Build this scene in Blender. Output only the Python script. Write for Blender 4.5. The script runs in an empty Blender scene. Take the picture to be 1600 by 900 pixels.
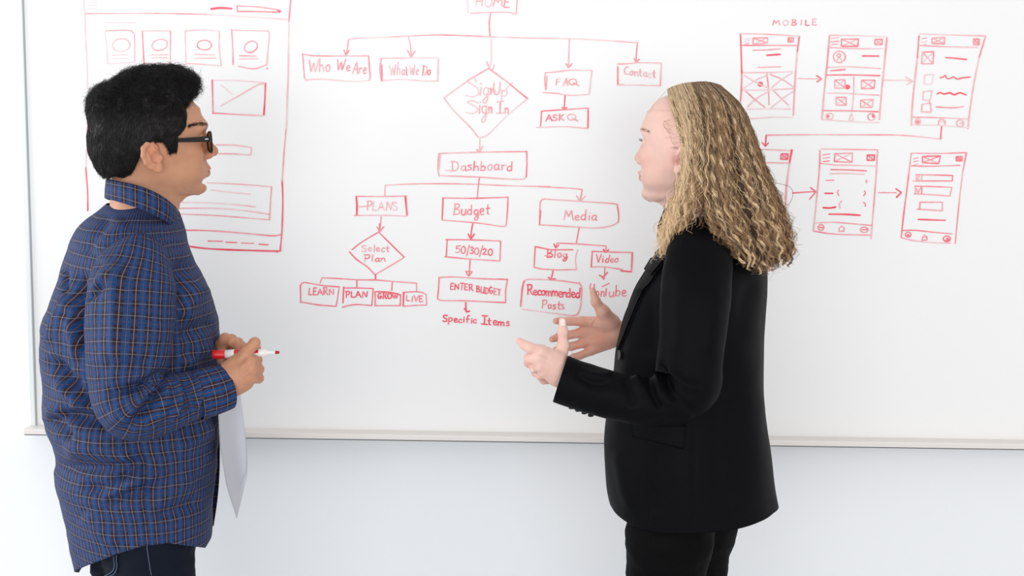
import bpy, math, random
import numpy as np
from mathutils import Vector, Matrix, noise as mnoise
from mathutils.bvhtree import BVHTree

random.seed(7)
rng = np.random.default_rng(7)
scene = bpy.context.scene
COL = scene.collection
R = math.radians

# ------------------------------------------------------------------ camera
FPX = 2222.2                       # focal length in pixels of the 1600 px wide frame (50 mm)
CAM = np.array([0.0, -3.25, 1.65])
PITCH, ROLL = R(7.9), R(0.86)
_f = np.array([0, math.cos(PITCH), -math.sin(PITCH)])
_r0 = np.array([1.0, 0, 0]); _u0 = np.array([0, math.sin(PITCH), math.cos(PITCH)])
CR = _r0 * math.cos(ROLL) + _u0 * math.sin(ROLL)
CU = _u0 * math.cos(ROLL) - _r0 * math.sin(ROLL)
cam_data = bpy.data.cameras.new('camera'); cam_data.lens = 50; cam_data.sensor_width = 36
cam_data.clip_start = 0.05; cam_data.clip_end = 60
cam = bpy.data.objects.new('camera', cam_data); COL.objects.link(cam)
M = Matrix.Identity(4)
for i in range(3):
    M[i][0] = CR[i]; M[i][1] = CU[i]; M[i][2] = -_f[i]; M[i][3] = CAM[i]
cam.matrix_world = M
scene.camera = cam

def P(px, py, Y):
    """world point on the plane y = Y seen at a photograph pixel"""
    d = _f * FPX + CR * (px - 800) - CU * (py - 450)
    t = (Y - CAM[1]) / d[1]
    return CAM + d * t

def proj(V):
    V = np.asarray(V, float) - CAM
    z = V @ _f
    return np.stack([800 + FPX * (V @ CR) / z, 450 - FPX * (V @ CU) / z], -1)

# ------------------------------------------------------------------ world, lights, exposure
scene.view_settings.view_transform = 'Standard'
scene.view_settings.look = 'None'
scene.view_settings.gamma = 1.0
scene.view_settings.use_curve_mapping = False
scene.view_settings.exposure = 0.13
W = bpy.data.worlds.new('room_ambience'); scene.world = W
W.use_nodes = True
bg = W.node_tree.nodes['Background']
bg.inputs[0].default_value = (0.97, 0.985, 1.0, 1); bg.inputs[1].default_value = 0.71

def area(name, loc, target, sx, sy, power, col):
    l = bpy.data.lights.new(name, 'AREA'); l.shape = 'RECTANGLE'; l.size = sx; l.size_y = sy
    l.energy = power; l.color = col
    o = bpy.data.objects.new(name, l); COL.objects.link(o)
    o.location = loc
    o.rotation_euler = (Vector(target) - Vector(loc)).to_track_quat('-Z', 'Y').to_euler()
    return o
area('window_daylight', (-4.1, -0.95, 1.55), (0.4, -0.75, 1.3), 1.3, 2.2, 74, (0.93, 0.97, 1.0))
area('front_fill_light', (-0.6, -6.6, 1.6), (0.2, 0.0, 1.1), 6.0, 2.2, 132, (0.99, 0.99, 0.98))  # added fill light behind the camera, brightens camera-facing surfaces
area('right_ceiling_light', (4.4, -3.6, 2.0), (0.6, 0.0, 1.0), 2.4, 1.6, 22, (1.0, 0.91, 0.83))

# ------------------------------------------------------------------ materials
def mat(name, color=(0.8, 0.8, 0.8), rough=0.5, metal=0.0, spec=0.5, **kw):
    m = bpy.data.materials.new(name); m.use_nodes = True
    b = m.node_tree.nodes['Principled BSDF']
    b.inputs['Base Color'].default_value = (*color, 1)
    b.inputs['Roughness'].default_value = rough
    b.inputs['Metallic'].default_value = metal
    b.inputs['Specular IOR Level'].default_value = spec
    for k, v in kw.items():
        b.inputs[k.replace('_', ' ')].default_value = v
    return m
def nd(m, t, **kw):
    n = m.node_tree.nodes.new(t)
    for k, v in kw.items(): setattr(n, k, v)
    return n
def ln(m, a, b): m.node_tree.links.new(a, b)
def bsdf(m): return m.node_tree.nodes['Principled BSDF']
def attr_color(m, name):
    a = nd(m, 'ShaderNodeAttribute', attribute_name=name)
    ln(m, a.outputs['Color'], bsdf(m).inputs['Base Color']); return a
def bump(m, scale, strength, dist=0.002, detail=4, coord='Object'):
    tc = nd(m, 'ShaderNodeTexCoord'); n = nd(m, 'ShaderNodeTexNoise')
    n.inputs['Scale'].default_value = scale; n.inputs['Detail'].default_value = detail
    b = nd(m, 'ShaderNodeBump'); b.inputs['Strength'].default_value = strength; b.inputs['Distance'].default_value = dist
    ln(m, tc.outputs[coord], n.inputs['Vector']); ln(m, n.outputs['Fac'], b.inputs['Height'])
    ln(m, b.outputs['Normal'], bsdf(m).inputs['Normal'])
    return n

# ------------------------------------------------------------------ mesh helpers
def mk(name, V, F, m=None, parent=None, uv=None, col=None, smooth=True, base=None):
    """one mesh object; V are world points. children of a root at `base` keep world positions"""
    V = np.asarray(V, np.float64).reshape(-1, 3)
    off = np.zeros(3)
    if parent is not None: off = np.array(world_loc(parent))
    elif base is not None: off = np.array(base)
    me = bpy.data.meshes.new(name)
    if isinstance(F, np.ndarray):
        n4 = len(F); k4 = F.shape[1]
        me.vertices.add(len(V)); me.vertices.foreach_set('co', (V - off).astype(np.float32).ravel())
        me.loops.add(n4 * k4); me.loops.foreach_set('vertex_index', F.astype(np.int32).ravel())
        me.polygons.add(n4); me.polygons.foreach_set('loop_start', np.arange(0, n4 * k4, k4, dtype=np.int32))
        me.update(calc_edges=True)
    else: me.from_pydata((V - off).tolist(), [], F)
    if uv is not None:
        ul = me.uv_layers.new(name='UVMap')
        li = np.empty(len(me.loops), np.int32); me.loops.foreach_get('vertex_index', li)
        ul.data.foreach_set('uv', np.asarray(uv)[li].astype(np.float32).ravel())
    if col is not None:
        ca = me.color_attributes.new('tone', 'FLOAT_COLOR', 'POINT')
        c = np.ones((len(V), 4), np.float32); c[:, :3] = col
        ca.data.foreach_set('color', c.ravel())
    me.validate(); me.update()
    if smooth: me.polygons.foreach_set('use_smooth', np.ones(len(me.polygons), bool))
    if m is not None: me.materials.append(m)
    o = bpy.data.objects.new(name, me); COL.objects.link(o)
    if parent is not None: o.parent = parent
    elif base is not None: o.location = base
    return o
def world_loc(o):
    v = Vector((0, 0, 0))
    while o is not None:
        v += o.location; o = o.parent
    return v
def empty(name, loc):
    o = bpy.data.objects.new(name, None); COL.objects.link(o); o.location = loc; o.empty_display_size = 0.1
    return o
def tag(o, label=None, cat=None, group=None, kind=None):
    if label: o['label'] = label
    if cat: o['category'] = cat
    if group: o['group'] = group
    if kind: o['kind'] = kind
    return o

def box_vf(x0, x1, y0, y1, z0, z1, bev=0.0):
    import bmesh
    bm = bmesh.new(); bmesh.ops.create_cube(bm, size=1)
    for v in bm.verts:
        v.co = Vector((x0 + (v.co.x + .5) * (x1 - x0), y0 + (v.co.y + .5) * (y1 - y0), z0 + (v.co.z + .5) * (z1 - z0)))
    if bev > 0:
        bmesh.ops.bevel(bm, geom=bm.edges[:] , offset=bev, segments=3, affect='EDGES', profile=.5)
    bm.verts.index_update()
    V = [tuple(v.co) for v in bm.verts]; F = [[v.index for v in f.verts] for f in bm.faces]
    bm.free(); return np.array(V), F
def join_vf(*parts):
    V = []; F = []; n = 0
    for v, f in parts:
        v = np.asarray(v); V.append(v); F += [[int(i) + n for i in q] for q in f]; n += len(v)
    return np.concatenate(V), F

def catmull(pts, n):
    """smooth resample of a polyline (any dimension) to n points"""
    p = np.asarray(pts, float)
    if len(p) == 2: return p[0] + (p[1] - p[0]) * np.linspace(0, 1, n)[:, None]
    d = np.concatenate([[0], np.cumsum(np.linalg.norm(np.diff(p, axis=0), axis=1) + 1e-9)])
    t = np.linspace(0, d[-1], n)
    pe = np.vstack([2 * p[0] - p[1], p, 2 * p[-1] - p[-2]])
    i = np.clip(np.searchsorted(d, t, side='right') - 1, 0, len(p) - 2)
    s = ((t - d[i]) / (d[i + 1] - d[i]))[:, None]
    a, b, c, e = pe[i], pe[i + 1], pe[i + 2], pe[i + 3]
    return .5 * ((2 * b) + (c - a) * s + (2 * a - 5 * b + 4 * c - e) * s * s + (3 * b - a - 3 * c + e) * s ** 3)
def lerp_tab(x, xs, ys):
    """smooth (monotone-ish) table lookup"""
    xs = np.asarray(xs, float); ys = np.asarray(ys, float)
    if xs[0] > xs[-1]: xs, ys = xs[::-1], ys[::-1]
    m = np.gradient(ys, xs)
    x = np.clip(x, xs[0], xs[-1]); i = np.clip(np.searchsorted(xs, x) - 1, 0, len(xs) - 2)
    h = xs[i + 1] - xs[i]; t = (x - xs[i]) / h
    return ((2 * t ** 3 - 3 * t ** 2 + 1) * ys[i] + (t ** 3 - 2 * t ** 2 + t) * h * m[i]
            + (-2 * t ** 3 + 3 * t ** 2) * ys[i + 1] + (t ** 3 - t ** 2) * h * m[i + 1])

def grid_faces(nu, nv, wrap=False):
    """faces of a grid whose vertex index is j * nu + i (i around, j along)"""
    i = np.arange(nu if wrap else nu - 1); j = np.arange(nv - 1)
    I, J = np.meshgrid(i, j); I2 = (I + 1) % nu
    return np.stack([J * nu + I, J * nu + I2, (J + 1) * nu + I2, (J + 1) * nu + I], -1).reshape(-1, 4)

def tubes(C, rad, k=3, twist=True):
    """many tubes at once: C (n, m, 3) centre lines, rad (n, m)"""
    C = np.asarray(C, float); n, m, _ = C.shape
    rad = np.broadcast_to(rad, (n, m))
    T = np.gradient(C, axis=1); T /= np.linalg.norm(T, axis=2, keepdims=True) + 1e-12
    ref = rng.normal(size=(n, 1, 3)) if twist else np.broadcast_to(np.array([0.31, 0.2, 0.93]), (n, 1, 3))
    A = np.cross(T, ref); A /= np.linalg.norm(A, axis=2, keepdims=True) + 1e-12
    B = np.cross(T, A)
    ang = np.arange(k) * 2 * math.pi / k
    V = C[:, :, None] + rad[:, :, None, None] * (A[:, :, None] * np.cos(ang)[:, None] + B[:, :, None] * np.sin(ang)[:, None])
    f = grid_faces(k, m, True)
    F = (f[None] + (np.arange(n) * m * k)[:, None, None]).reshape(-1, 4)
    return V.reshape(-1, 3), F
def tube(pts, rad, k=10, n=None, cap=True):
    pts = np.asarray(pts, float)
    if n: 
        rad = catmull(np.broadcast_to(np.asarray(rad, float), len(pts))[:, None], n)[:, 0] if np.ndim(rad) else rad
        pts = catmull(pts, n)
    rad = np.broadcast_to(rad, len(pts))
    V, F = tubes(pts[None], np.asarray(rad)[None], k, False)
    F = F.tolist()
    if cap:
        F.append(list(range(k))[::-1]); F.append(list(range((len(pts) - 1) * k, len(pts) * k)))
    return V, F
def lathe(prof, axis0, axis1, k=24):
    """prof: (t along the axis in metres, radius)"""
    a = np.asarray(axis0, float); d = np.asarray(axis1, float) - a; d /= np.linalg.norm(d)
    u = np.cross(d, [0.1, 0.2, 0.97]); u /= np.linalg.norm(u); w = np.cross(d, u)
    ang = np.arange(k) * 2 * math.pi / k
    V = np.concatenate([a + d * t + r * (np.outer(np.cos(ang), u) + np.outer(np.sin(ang), w)) for t, r in prof])
    F = grid_faces(k, len(prof), True).tolist()
    F.append(list(range(k))[::-1]); F.append(list(range((len(prof) - 1) * k, len(prof) * k)))
    return V, F

# ------------------------------------------------------------------ implicit shapes
class Field:
    """implicit shape sampled on a grid and meshed with surface nets"""
    def __init__(s, lo, hi, h):
        s.lo = np.asarray(lo, float); s.h = h
        s.n = np.ceil((np.asarray(hi, float) - s.lo) / h).astype(int) + 1
        s.D = np.full(s.n, 0.05, np.float32)
    def sub(s, lo, hi):
        a = np.clip(np.floor((np.asarray(lo) - s.lo) / s.h).astype(int), 0, s.n)
        b = np.clip(np.ceil((np.asarray(hi) - s.lo) / s.h).astype(int) + 1, 0, s.n)
        sl = tuple(slice(int(i), int(j)) for i, j in zip(a, b))
        ax = [(s.lo[k] + s.h * np.arange(a[k], b[k])).astype(np.float32) for k in range(3)]
        return sl, np.meshgrid(*ax, indexing='ij', sparse=True)
    def put(s, sl, d, k=0.0, op='u'):
        A = s.D[sl]
        if A.size == 0: return
        if op == 's': d = -d
        if k <= 0: r = np.minimum(A, d) if op == 'u' else np.maximum(A, d)
        elif op == 'u':
            h = np.maximum(k - np.abs(A - d), 0) / k; r = np.minimum(A, d) - h * h * k * .25
        else:
            h = np.maximum(k - np.abs(A - d), 0) / k; r = np.maximum(A, d) + h * h * k * .25
        s.D[sl] = r
    def cone(s, a, b, ra, rb, k=0.0, op='u'):
        a = np.asarray(a, float); b = np.asarray(b, float); m = max(ra, rb) + max(k, s.h) * 1.5 + .004
        sl, (X, Y, Z) = s.sub(np.minimum(a, b) - m, np.maximum(a, b) + m)
        d = b - a; L2 = float(d @ d) + 1e-12
        t = np.clip(((X - a[0]) * d[0] + (Y - a[1]) * d[1] + (Z - a[2]) * d[2]) / L2, 0, 1)
        q = np.sqrt((X - a[0] - t * d[0]) ** 2 + (Y - a[1] - t * d[1]) ** 2 + (Z - a[2] - t * d[2]) ** 2)
        s.put(sl, q - (ra + (rb - ra) * t), k, op)
    def chain(s, pts, rads, k=0.0, op='u'):
        for i in range(len(pts) - 1): s.cone(pts[i], pts[i + 1], rads[i], rads[i + 1], k, op)
    def ell(s, c, r, k=0.0, op='u', rot=None):
        c = np.asarray(c, float); r = np.asarray(r, float); m = r.max() + max(k, s.h) * 1.5 + .004
        sl, (X, Y, Z) = s.sub(c - m, c + m)
        X = X - c[0]; Y = Y - c[1]; Z = Z - c[2]
        if rot is not None:
            X, Y, Z = (rot[0][i] * X + rot[1][i] * Y + rot[2][i] * Z for i in range(3))
        k0 = np.sqrt((X / r[0]) ** 2 + (Y / r[1]) ** 2 + (Z / r[2]) ** 2)
        k1 = np.sqrt((X / r[0] ** 2) ** 2 + (Y / r[1] ** 2) ** 2 + (Z / r[2] ** 2) ** 2) + 1e-9
        s.put(sl, (k0 * (k0 - 1) / k1).astype(np.float32), k, op)
    def mesh(s):
        D = s.D; n = D.shape
        S = D < 0
        def c(a, dx, dy, dz): return a[dx:n[0] - 1 + dx, dy:n[1] - 1 + dy, dz:n[2] - 1 + dz]
        cnt = np.zeros([k - 1 for k in n], np.uint8)
        for dx in (0, 1):
            for dy in (0, 1):
                for dz in (0, 1): cnt += c(S, dx, dy, dz)
        act = (cnt > 0) & (cnt < 8)
        idx = np.argwhere(act); N = len(idx)
        vid = np.full(act.shape, -1, np.int64); vid[act] = np.arange(N)
        acc = np.zeros((N, 3)); w = np.zeros(N)
        cor = [(0, 0, 0), (1, 0, 0), (0, 1, 0), (1, 1, 0), (0, 0, 1), (1, 0, 1), (0, 1, 1), (1, 1, 1)]
        for a in range(8):
            for ax in range(3):
                if cor[a][ax]: continue
                b = list(cor[a]); b[ax] = 1
                va = D[idx[:, 0] + cor[a][0], idx[:, 1] + cor[a][1], idx[:, 2] + cor[a][2]]
                vb = D[idx[:, 0] + b[0], idx[:, 1] + b[1], idx[:, 2] + b[2]]
                e = (va < 0) != (vb < 0)
                t = np.where(e, va / np.where(va == vb, 1, va - vb), 0)
                p = np.tile(np.array(cor[a], float), (N, 1)); p[:, ax] = t
                acc[e] += p[e]; w[e] += 1
        V = s.lo + s.h * (idx + acc / w[:, None])
        Fs = []
        for ax in range(3):
            o = [0, 1, 2]; o.remove(ax); u, v = o
            sa = [slice(None)] * 3; sb = [slice(None)] * 3
            sa[ax] = slice(0, -1); sb[ax] = slice(1, None)
            ch = S[tuple(sa)] != S[tuple(sb)]
            q = np.argwhere(ch)
            ok = (q[:, u] > 0) & (q[:, v] > 0) & (q[:, u] < n[u] - 1) & (q[:, v] < n[v] - 1)
            q = q[ok]
            def vv(du, dv):
                r = q.copy(); r[:, u] -= du; r[:, v] -= dv
                return vid[r[:, 0], r[:, 1], r[:, 2]]
            f = np.stack([vv(1, 1), vv(0, 1), vv(0, 0), vv(1, 0)], -1)
            ins = S[q[:, 0], q[:, 1], q[:, 2]]
            flip = ins if ax != 1 else ~ins
            f[~flip] = f[~flip][:, ::-1]
            Fs.append(f)
        F = np.concatenate(Fs); F = F[(F >= 0).all(1)]
        return V, F

def normals_of(V, F):
    V = np.asarray(V); F = np.asarray(F)
    fn = np.cross(V[F[:, 2]] - V[F[:, 0]], V[F[:, 3]] - V[F[:, 1]])
    N = np.zeros_like(V)
    for k in range(4): np.add.at(N, F[:, k], fn)
    return N / (np.linalg.norm(N, axis=1, keepdims=True) + 1e-12)
def smooth_v(V, F, it=1, lam=.5):
    F = np.asarray(F)
    E = np.concatenate([F[:, [0, 1]], F[:, [1, 2]], F[:, [2, 3]], F[:, [3, 0]]])
    for _ in range(it):
        A = np.zeros_like(V); c = np.zeros(len(V))
        np.add.at(A, E[:, 0], V[E[:, 1]]); np.add.at(A, E[:, 1], V[E[:, 0]])
        np.add.at(c, E[:, 0], 1); np.add.at(c, E[:, 1], 1)
        V = V + lam * (A / np.maximum(c, 1)[:, None] - V)
    return V
def fbm(V, scale, octaves=3, seed=0.0):
    out = np.empty(len(V))
    for i, p in enumerate(np.asarray(V) * scale + seed):
        out[i] = mnoise.fractal(Vector(p), 1.0, 2.0, octaves)
    return out
# ================================================================== the room
m_wall = mat('painted_wall', (0.87, 0.885, 0.905), 0.85, spec=0.2); bump(m_wall, 90, 0.05, 0.001)
m_floor = mat('grey_carpet', (0.62, 0.63, 0.65), 0.95, spec=0.1); bump(m_floor, 400, 0.4, 0.003)
WALL_Y = 0.022
V, F = box_vf(-4.2, 3.6, WALL_Y, WALL_Y + 0.12, 0, 3.0)
tag(mk('wall_back', V, F, m_wall, smooth=False), kind='structure')
V, F = box_vf(-4.2, 3.6, -6.0, WALL_Y + 0.12, -0.1, 0)
tag(mk('floor', V, F, m_floor, smooth=False), kind='structure')
V, F = box_vf(-4.2, 3.6, WALL_Y - 0.012, WALL_Y, 0, 0.09, 0.003)
tag(mk('baseboard_back', V, F, mat('baseboard_paint', (0.8, 0.8, 0.8), 0.5), smooth=False), kind='structure')

# ================================================================== the whiteboard
m_panel = mat('whiteboard_enamel', (0.885, 0.88, 0.872), 0.32, spec=0.4)
m_rail = mat('white_aluminium_rail', (0.78, 0.79, 0.78), 0.38, spec=0.5)
m_tray = mat('satin_aluminium_tray', (0.79, 0.745, 0.705), 0.34, 0.1)
bx0 = P(45.5, 330, 0)[0] - 0.008; bx1 = 1.62
bz0 = P(800, 675, 0)[2]; bz1 = bz0 + 1.22
board = empty('whiteboard', (0.5 * (bx0 + bx1), 0.0, bz0))
tag(board, 'large white wall board covered in red marker flowcharts and phone screen sketches', 'whiteboard')
V, F = box_vf(bx0, bx1, 0.0, WALL_Y, bz0, bz1)
mk('panel', V, F, m_panel, board, smooth=False)
def rail(x0, x1, z0, z1):
    V, F = box_vf(x0, x1, -0.006, WALL_Y, z0, z1, 0.002)
    mk('frame_rail', V, F, m_rail, board, smooth=False)
rail(bx0 - 0.004, bx0 + 0.009, bz0 - 0.004, bz1 + 0.004)
rail(bx1 - 0.009, bx1 + 0.004, bz0 - 0.004, bz1 + 0.004)
rail(bx0 + 0.009, bx1 - 0.009, bz1 - 0.008, bz1 + 0.004)
# pen tray: a shelf with a raised rounded front lip
tx0, tx1 = bx0 - 0.005, bx1 + 0.010
pr = [(WALL_Y, 0.0), (-0.036, 0.0), (-0.038, 0.0015), (-0.042, 0.0015), (-0.0445, 0.0), (-0.0455, -0.003), (-0.0455, -0.0105), (-0.043, -0.0125), (WALL_Y, -0.0125)]
V = []
for x in (tx0, tx1): V += [(x, y, bz0 + z) for y, z in pr]
n = len(pr)
F = [[i, (i + 1) % n, n + (i + 1) % n, n + i] for i in range(n)] + [list(range(n))[::-1], list(range(n, 2 * n))]
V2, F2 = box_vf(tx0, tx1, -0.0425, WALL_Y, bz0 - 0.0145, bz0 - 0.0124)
mk('tray_shadow_strip', V2, F2, mat('tray_shadow_dark', (0.10, 0.10, 0.10), 0.7), board, smooth=False)  # dark strip added as the contact shadow below the tray
V2, F2 = box_vf(bx0 + 0.009, bx0 + 0.0118, -0.0012, 0.0, bz0 + 0.001, bz1 - 0.008)
mk('rail_gap_shade', V2, F2, mat('gap_shade_grey', (0.42, 0.46, 0.48), 0.6), board, smooth=False)  # grey strip painting the shade in the gap beside the rail
tag(mk('pen_tray', V, F, m_tray, board, smooth=False), label='slim satin aluminium pen tray along the bottom edge')

# ---- red marker ink: flat strokes lying on the enamel, one attribute says how dense the ink is
m_ink = bpy.data.materials.new('red_marker_ink'); m_ink.use_nodes = True
b = bsdf(m_ink); b.inputs['Roughness'].default_value = 0.45; b.inputs['Specular IOR Level'].default_value = 0.3
at = nd(m_ink, 'ShaderNodeAttribute', attribute_name='tone')
tc = nd(m_ink, 'ShaderNodeTexCoord'); nz = nd(m_ink, 'ShaderNodeTexNoise'); nz.inputs['Scale'].default_value = 60; nz.inputs['Detail'].default_value = 3
ln(m_ink, tc.outputs['Object'], nz.inputs['Vector'])
ma = nd(m_ink, 'ShaderNodeMath', operation='MULTIPLY_ADD'); ma.inputs[1].default_value = 0.5; ma.inputs[2].default_value = -0.33
ln(m_ink, nz.outputs['Fac'], ma.inputs[0])
ad = nd(m_ink, 'ShaderNodeMath', operation='ADD'); ad.use_clamp = True
ln(m_ink, at.outputs['Fac'], ad.inputs[0]); ln(m_ink, ma.outputs[0], ad.inputs[1])
cr = nd(m_ink, 'ShaderNodeValToRGB'); e = cr.color_ramp.elements
e[0].position = 0.0; e[0].color = (0.88, 0.68, 0.70, 1)
e[1].position = 1.0; e[1].color = (0.86, 0.022, 0.06, 1)
el = cr.color_ramp.elements.new(0.5); el.color = (0.90, 0.22, 0.27, 1)
ln(m_ink, ad.outputs[0], cr.inputs['Fac']); ln(m_ink, cr.outputs['Color'], b.inputs['Base Color'])

class Ink:
    """collects strokes given in photograph pixels and lays them on the board's front face"""
    lay = 0
    def __init__(s): s.V = []; s.F = []; s.c = []; s.n = 0
    def stroke(s, pts, d=0.55, w=2.5, smooth=True, z=None):
        w = w * .84; y_ = pts[0][1] / z[2] + z[1] if z is not None else pts[0][1]
        d = d - .14 * max(0.0, min(1.0, (330 - y_) / 200)) * (d < .78)      # an older, drier pen wrote the upper half
        pts = np.asarray(pts, float)
        if z is not None: pts = np.array([z[0], z[1]]) + pts / z[2]
        L = np.linalg.norm(np.diff(pts, axis=0), axis=1).sum()
        n = int(np.clip(L / 2.2, 4, 200))
        if smooth and len(pts) > 2: q = catmull(pts, max(n, len(pts) * 3))
        else:
            dd = np.concatenate([[0], np.cumsum(np.linalg.norm(np.diff(pts, axis=0), axis=1))])
            t = np.unique(np.concatenate([np.linspace(0, dd[-1], n), dd])); q = np.stack([np.interp(t, dd, pts[:, k]) for k in (0, 1)], 1)
        m = len(q)
        T = np.gradient(q, axis=0); T /= np.linalg.norm(T, axis=1, keepdims=True) + 1e-9
        # rounded ends
        q = np.vstack([q[0] - T[0] * w * .4, q, q[-1] + T[-1] * w * .4]); T = np.vstack([T[0], T, T[-1]])
        hw = np.full(m + 2, w * .5) * (1 + .12 * np.sin(np.linspace(0, L / 9, m + 2) + rng.uniform(0, 6)))
        hw[0] = hw[-1] = w * .22
        N = np.stack([-T[:, 1], T[:, 0]], 1)
        a = q + N * hw[:, None]; c = q - N * hw[:, None]
        Ink.lay = (Ink.lay + 1) % 200
        Y = -0.0003 - Ink.lay * 2e-6
        for i_, p in enumerate(np.stack([a, c], 1).reshape(-1, 2)): s.V.append(P(p[0], p[1], Y - (i_ // 2) * 4e-6))
        k = np.arange(m + 1) * 2 + s.n
        s.F += np.stack([k, k + 1, k + 3, k + 2], 1).tolist()
        den = d + .10 * np.sin(np.linspace(0, L / 25, m + 2) + rng.uniform(0, 6)) + rng.uniform(-.04, .04)
        s.c += np.repeat(den, 2).tolist(); s.n += 2 * (m + 2)
    def dot(s, c, r, d=0.8, z=None):
        c = np.asarray(c, float)
        if z is not None: c = np.array([z[0], z[1]]) + c / z[2]; r = r / z[2]
        Ink.lay = (Ink.lay + 1) % 200; Y = -0.0003 - Ink.lay * 2e-6
        k = 14
        ring = [P(c[0] + r * math.cos(i * 6.2832 / k) * (1 + .1 * math.sin(3 * i)), c[1] + r * math.sin(i * 6.2832 / k), Y) for i in range(k)]
        s.V += ring; s.F.append(list(range(s.n, s.n + k))); s.c += [d] * k; s.n += k
    def ring(s, c, r, d=0.5, w=2.2, z=None, tilt=0.0, turns=1.05):
        a = np.linspace(0, 2 * math.pi * turns, 26) + 2.0
        x = r[0] * np.cos(a); y = r[1] * np.sin(a)
        s.stroke(np.stack([c[0] + x * math.cos(tilt) - y * math.sin(tilt), c[1] + x * math.sin(tilt) + y * math.cos(tilt)], 1), d, w, True, z)
    def poly(s, pts, d=0.5, w=2.3, z=None): s.stroke(pts, d, w, False, z)
    def build(s, name, parent, label=None):
        V = np.array(s.V)
        F = s.F
        f0 = F[0]; nrm = np.cross(V[f0[1]] - V[f0[0]], V[f0[2]] - V[f0[0]])
        if nrm[1] > 0: F = [f[::-1] for f in F]
        o = mk(name, V, F, m_ink, parent, col=np.repeat(np.array(s.c)[:, None], 3, 1), smooth=False)
        if label: o['label'] = label
        return o

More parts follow.
